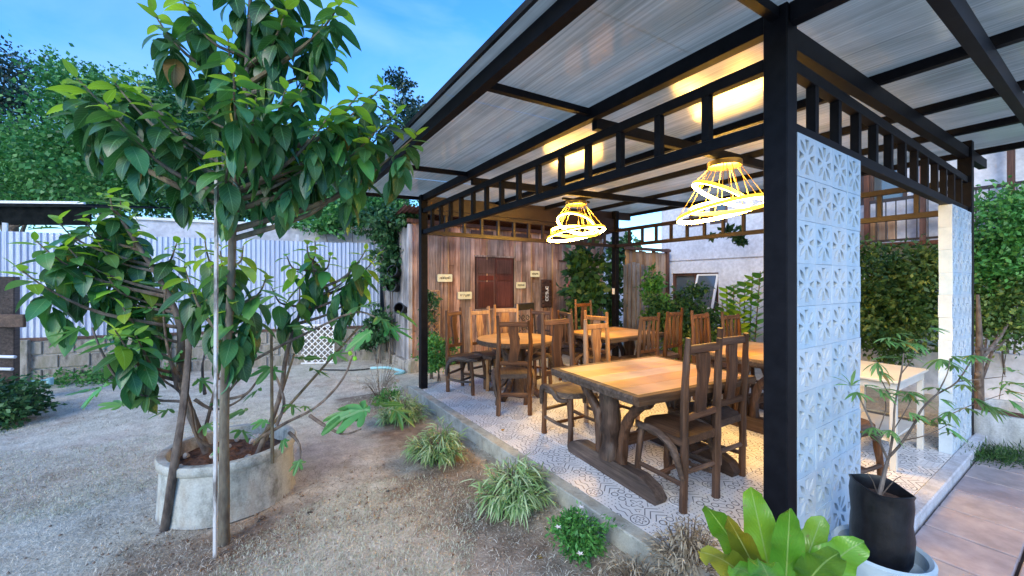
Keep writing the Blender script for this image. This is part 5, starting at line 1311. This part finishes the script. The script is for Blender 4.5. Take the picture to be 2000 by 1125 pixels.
# ------------------------------------------------------------------ BIRD'S NEST FERN in a pot, front right
fc = CAM+RT*(.97)+FW*1.42; fpot = Vector((fc.x, fc.y, 0))
t_ = thing('fern_pot', 'pale cement pot under the birds nest fern at the bottom edge', 'pot', fpot)
g = G(); g.lathe(fpot, [(.0, 0), (.13, 0), (.17, .36), (.185, .37), (.185, .41), (.16, .41), (.15, .36), (.0, .35)], 32); part('pot_body', g, M['bluepot'], t_)
bf = thing('birds_nest_fern', 'bright green birds nest fern with broad wavy leaves in front of the black post', 'fern', fpot+Vector((0, 0, .37)))
base = fpot+Vector((0, 0, .38))
def fern_leaf(tip, width, m, seed, lift=.1):
    v0 = base+Vector((0, 0, 0)); tip = Vector(tip); n = 22; d_ = tip-v0; ln = d_.length; mid = v0.lerp(tip, .5)+Vector((0, 0, lift)); vs = []; uv = []
    sd = d_.cross(Vector((0, 0, 1)));
    if sd.length < .02: sd = RT.copy()
    vw = (CAM-tip).normalized(); sd = d_.normalized().cross(vw).normalized()*.8+sd.normalized()*.2*(1 if sd.dot(d_.cross(vw)) > 0 else -1); sd.normalize()
    for i in range(n+1):
        s_ = i/n; p = v0*(1-s_)**2+2*mid*s_*(1-s_)+tip*s_**2; w_ = width*(.16+.84*math.sin(math.pi*min(1, s_**1.25)*.93)**.9) if i < n else .004
        nrm = sd.cross(d_).normalized()
        for k, q in enumerate((-1, -.5, 0, .5, 1)):
            wave = .016*math.sin(i*1.15+seed+(1.5 if q > 0 else 0))*abs(q)**1.5+.02*abs(q)*width*4
            vs.append(tuple(p+sd*w_*q*(1+.06*math.sin(i*1.3+q*3+seed))+nrm*wave)); uv.append((.5+q/2, s_))
    f = [(i*5+k, i*5+k+1, (i+1)*5+k+1, (i+1)*5+k) for i in range(n) for k in range(4)]
    me = npmesh('leaf', np.array(vs), np.array(f), m, uv=np.array(uv)); me.polygons.foreach_set('use_smooth', [True]*len(f)); link('leaf', me, bf)
for k, (x, y, d, w_, m_, lf) in enumerate(((1466, 950, 1.48, .058, 'nest', .0), (1543, 992, 1.30, .048, 'nest', .0), (1606, 1008, 1.45, .05, 'nest', .02), (1688, 1058, 1.32, .055, 'nest', .1), (1376, 985, 1.36, .045, 'nest', .06), (1420, 1010, 1.3, .04, 'nestold', .04),
                                           (1368, 1078, 1.25, .045, 'nestold', .12), (1640, 1080, 1.2, .05, 'nest', .1), (1480, 1090, 1.1, .05, 'nest', .08), (1570, 1060, 1.6, .05, 'nest', .0), (1430, 1110, 1.2, .05, 'nest', .12), (1500, 1010, 1.62, .05, 'nest', .0))):
    fern_leaf(at(x, y, d), w_, M[m_], k*1.7, lf)

# ------------------------------------------------------------------ GROW BAG with young plant, in a blue cement pot
bc = CAM+RT*(1.60)+FW*1.72; bp = Vector((bc.x, bc.y, 0))
t_ = thing('blue_pot', 'pale blue cement pot holding the black grow bag', 'pot', bp)
g = G(); g.lathe(bp, [(0, 0), (.14, 0), (.165, .42), (.17, .475), (.16, .485), (.145, .475), (.14, .42), (0, .41)], 36); part('pot_body', g, M['bluepot'], t_)
gbag = thing('grow_bag', 'black plastic grow bag of soil standing in the blue pot', 'grow bag', bp+Vector((0, 0, .42)))
g = G(); vs = []
for (r_, z) in ((.0, .42), (.085, .42), (.103, .46), (.106, .55), (.102, .62), (.107, .70), (.103, .735), (.108, .75), (.103, .752), (.098, .735), (.097, .66)):
    for k in range(30):
        a = 2*math.pi*k/30; q = 1+.03*mnoise.noise(Vector((math.cos(a)*2.5, math.sin(a)*2.5, z*9)))+.012*math.sin(a*7+z*20)
        top_ = .014*math.cos(a-2.2)+.008*math.sin(a*3+1) if z > .69 else 0; q += .05*mnoise.noise(Vector((math.cos(a)*1.6+z*11, math.sin(a)*1.6, z*17)))
        vs.append((bp.x+math.cos(a)*r_*q, bp.y+math.sin(a)*r_*q, z+top_))
g.add(vs, [(i*30+k, i*30+(k+1) % 30, (i+1)*30+(k+1) % 30, (i+1)*30+k) for i in range(10) for k in range(30)], True); part('bag', g, M['plasticblack'], gbag)
g = G(); g.lathe((bp.x, bp.y, 0), [(.099, .69), (.07, .70), (.001, .70)], 24, jit=.05); part('soil', g, M['soil'], gbag)
yp = thing('young_shrub', 'thin young shrub with narrow leaflets growing from the black grow bag', 'shrub', bp+Vector((0, 0, .68)))
B0 = bp+Vector((0, 0, .68)); d0 = 1.72
stems = [[(1716, 975, 1.70), (1732, 905, 1.70), (1737, 890, 1.70)], [(1737, 892, 1.70), (1765, 860, 1.68), (1790, 820, 1.66), (1800, 800, 1.66), (1830, 770, 1.66), (1870, 745, 1.7), (1905, 690, 1.75)],
         [(1737, 892, 1.70), (1745, 840, 1.72), (1748, 790, 1.74), (1760, 730, 1.74), (1765, 690, 1.76)], [(1735, 900, 1.7), (1712, 850, 1.68), (1690, 800, 1.66), (1675, 770, 1.66)],
         [(1790, 820, 1.66), (1840, 815, 1.62), (1900, 790, 1.62), (1960, 770, 1.62)], [(1748, 790, 1.74), (1720, 740, 1.7), (1715, 715, 1.7)], [(1760, 730, 1.74), (1790, 690, 1.78), (1800, 660, 1.8)],
         [(1765, 860, 1.68), (1810, 850, 1.6), (1850, 830, 1.6)], [(1745, 840, 1.72), (1770, 800, 1.75), (1785, 770, 1.75)], [(1830, 770, 1.66), (1850, 730, 1.66), (1855, 700, 1.66)],
         [(1716, 975, 1.7), (1705, 940, 1.66), (1690, 920, 1.62)], [(1720, 970, 1.7), (1745, 940, 1.66), (1760, 930, 1.65)], [(1712, 850, 1.68), (1730, 800, 1.65), (1725, 770, 1.65)], [(1870, 745, 1.7), (1920, 740, 1.7), (1965, 735, 1.7)]]
for k, b_ in enumerate(stems):
    n = len(b_); r0 = .0085 if k == 0 else (.005 if k < 4 else .0026); g = G(); g.tube([at(*p) for p in b_], [r0*(1-.5*i/(n-1)) for i in range(n)], 6, 3, .1, k); part('stem', g, M['bark2'], yp)
nl = Leaves([leaf_tpl(1, .16, .4, .1, 4, 0, 2, 1)], [M['thinleaf'], M['leafold']], 'leaf', 280)
tips = [(1905, 690, 1.75), (1960, 770, 1.62), (1765, 680, 1.76), (1800, 655, 1.8), (1715, 712, 1.7), (1855, 698, 1.66), (1790, 815, 1.66), (1850, 830, 1.6), (1785, 768, 1.75), (1900, 790, 1.62), (1675, 768, 1.66), (1725, 768, 1.65), (1965, 735, 1.7), (1740, 660, 1.78), (1830, 770, 1.66), (1870, 745, 1.7), (1745, 840, 1.72), (1840, 815, 1.62), (1765, 750, 1.74), (1830, 690, 1.75), (1690, 830, 1.66), (1920, 800, 1.6)]
for k, (x, y, d) in enumerate(tips):
    rr = random.Random(k+5)
    for c_ in range(3 if k < 14 else 2):
        p = at(x+rr.uniform(-16, 16), y+rr.uniform(-16, 16), d); ax = Vector((rr.uniform(-1, 1), rr.uniform(-1, .3), rr.uniform(-.2, .6))).normalized()+RT*.4
        for q in range(6):
            a = (q-2.5)*.42; s_ = ax.cross(Vector((0, 0, 1))).normalized(); d_ = (ax.normalized()*math.cos(a)+s_*math.sin(a)+Vector((0, 0, -.25))).normalized(); nl.add(p, d_, rr.uniform(.055, .085), 1 if rr.random() < .06 else 0, 0, rr.uniform(-.3, .3))
nl.build(yp)

# ------------------------------------------------------------------ LOOSE STRAW AND GRASS on the ground
def litter(name, n, m, seed, size, w_, gmask, flat=.35, lo=0, hi=1.0):
    rg = np.random.default_rng(seed); pts = []
    # denser near the camera
    while sum(len(p) for p in pts) < n:
        px = rg.random(n)*1400-150; dd = 1.9+rg.random(n)**1.5*7.0
        X_ = (px-1000)/775*dd; p = np.stack([CAM.x+RT.x*X_+FW.x*dd, CAM.y+RT.y*X_+FW.y*dd], 1)
        ok = ~((p[:, 0] > -.12) & (p[:, 1] > -.12) & (p[:, 1] < 4.92)) & (p[:, 1] < 7.9-.2*(p[:, 0])) & ~(((p[:, 0]-pc.x)**2+(p[:, 1]-pc.y)**2) < .2)
        if gmask is not None: ok &= gmask(p)
        pts.append(p[ok])
    p = np.concatenate(pts)[:n]; az = rg.random(n)*6.283; el = rg.normal(size=n)*flat
    z = np.array([gz(a, b_) for a, b_ in p])+.004
    d_ = np.stack([np.cos(az)*np.cos(el), np.sin(az)*np.cos(el), np.abs(np.sin(el))], 1); L_ = (size*(.4+rg.random(n)))[:, None]
    s_ = np.stack([-np.sin(az), np.cos(az), rg.normal(size=n)*.3], 1)*w_
    b_ = np.stack([p[:, 0], p[:, 1], z], 1); mid = b_+d_*L_*.5+np.array([0, 0, .15])*L_; e = b_+d_*L_
    V = np.stack([b_-s_*.5, b_+s_*.5, mid+s_*.4, mid-s_*.4, e], 1).reshape(-1, 3); k = np.arange(n)[:, None]*5
    F = np.concatenate([k+np.array([[0, 1, 2]]), k+np.array([[0, 2, 3]]), k+np.array([[3, 2, 4]])])
    o = link(name, npmesh(name, V, F, m, rv=np.repeat(rg.random(n), 5))); o['kind'] = 'stuff'
nm = lambda th, s0: (lambda p: np.array([mnoise.noise(Vector((a*.55+s0, b_*.55, 0))) > th for a, b_ in p]))
litter('straw', 26000, M['f_straw'], 71, .032, .0026, nm(-.25, 6.0))
litter('lawn_blades', 42000, M['lawn_g'], 72, .02, .003, nm(.05, 3.3), .7)
litter('dry_grass', 11000, M['f_dry'], 73, .045, .003, nm(.05, 9.1), .3)
def clods():
    V = []; F = []; rg = np.random.default_rng(5); n = 1700; o8 = np.array([(1,0,0),(-1,0,0),(0,1,0),(0,-1,0),(0,0,1),(0,0,-1)], float)
    tri = np.array([(0,2,4),(2,1,4),(1,3,4),(3,0,4),(2,0,5),(1,2,5),(3,1,5),(0,3,5)]); c0 = [onz(470, 1060), onz(330, 1090), onz(700, 1000), onz(1050, 1000), onz(900, 960)]
    for k in range(n):
        c_ = c0[rg.integers(0, 5)]; x = c_.x+rg.normal()*.4; y = c_.y+rg.normal()*.35
        if x > -.12: continue
        s_ = .003+.011*rg.random()**2.5; V.append(o8*s_*(1+.4*rg.normal(size=(6, 1))*.6)+np.array([x, y, gz(x, y)+s_*.3])); F.append(tri+6*len(F))
    o = link('dirt_clods', npmesh('dirt_clods', np.concatenate(V), np.concatenate(F), M['soil2'])); o['kind'] = 'stuff'
M['soil2'] = simple('pale_dirt_clod', (.16, .11, .08), (.36, .29, .22), 25, .95, .3, var=0, coord='World')
clods()
# a few fallen brown leaves on tiles and dirt
ft = leaf_tpl(1, .5, .5, .3, 4)
for k, (x, y, z) in enumerate(((1281, 978, PZ), (985, 838, PZ), (600, 1000, 0), (690, 900, 0), (520, 1010, 0), (240, 960, 0), (755, 960, 0), (1060, 1090, 0))):
    q = onz(x, y, z+.006); me = tpl_mesh('fallen_leaf', ft, M['leafold'] if k % 2 else M['logy']); o = link('fallen_leaf', me, None, q); o.scale = (.07, .07, .07); o.rotation_euler = (0, 0, k*1.9)
    tag(o, ['curled brown leaf on the tiles beside the table foot', 'brown leaf on the tiles near the round table chairs', 'dry leaf on the dirt right of the planter', 'dry leaf on the dirt below the long fig stem', 'dry leaf at the foot of the tree trunk', 'dry leaf on the lawn left of the planter', 'dry leaf on the dirt near the bamboo tufts', 'dry leaf beside the white flowered shrub'][k], 'leaf')
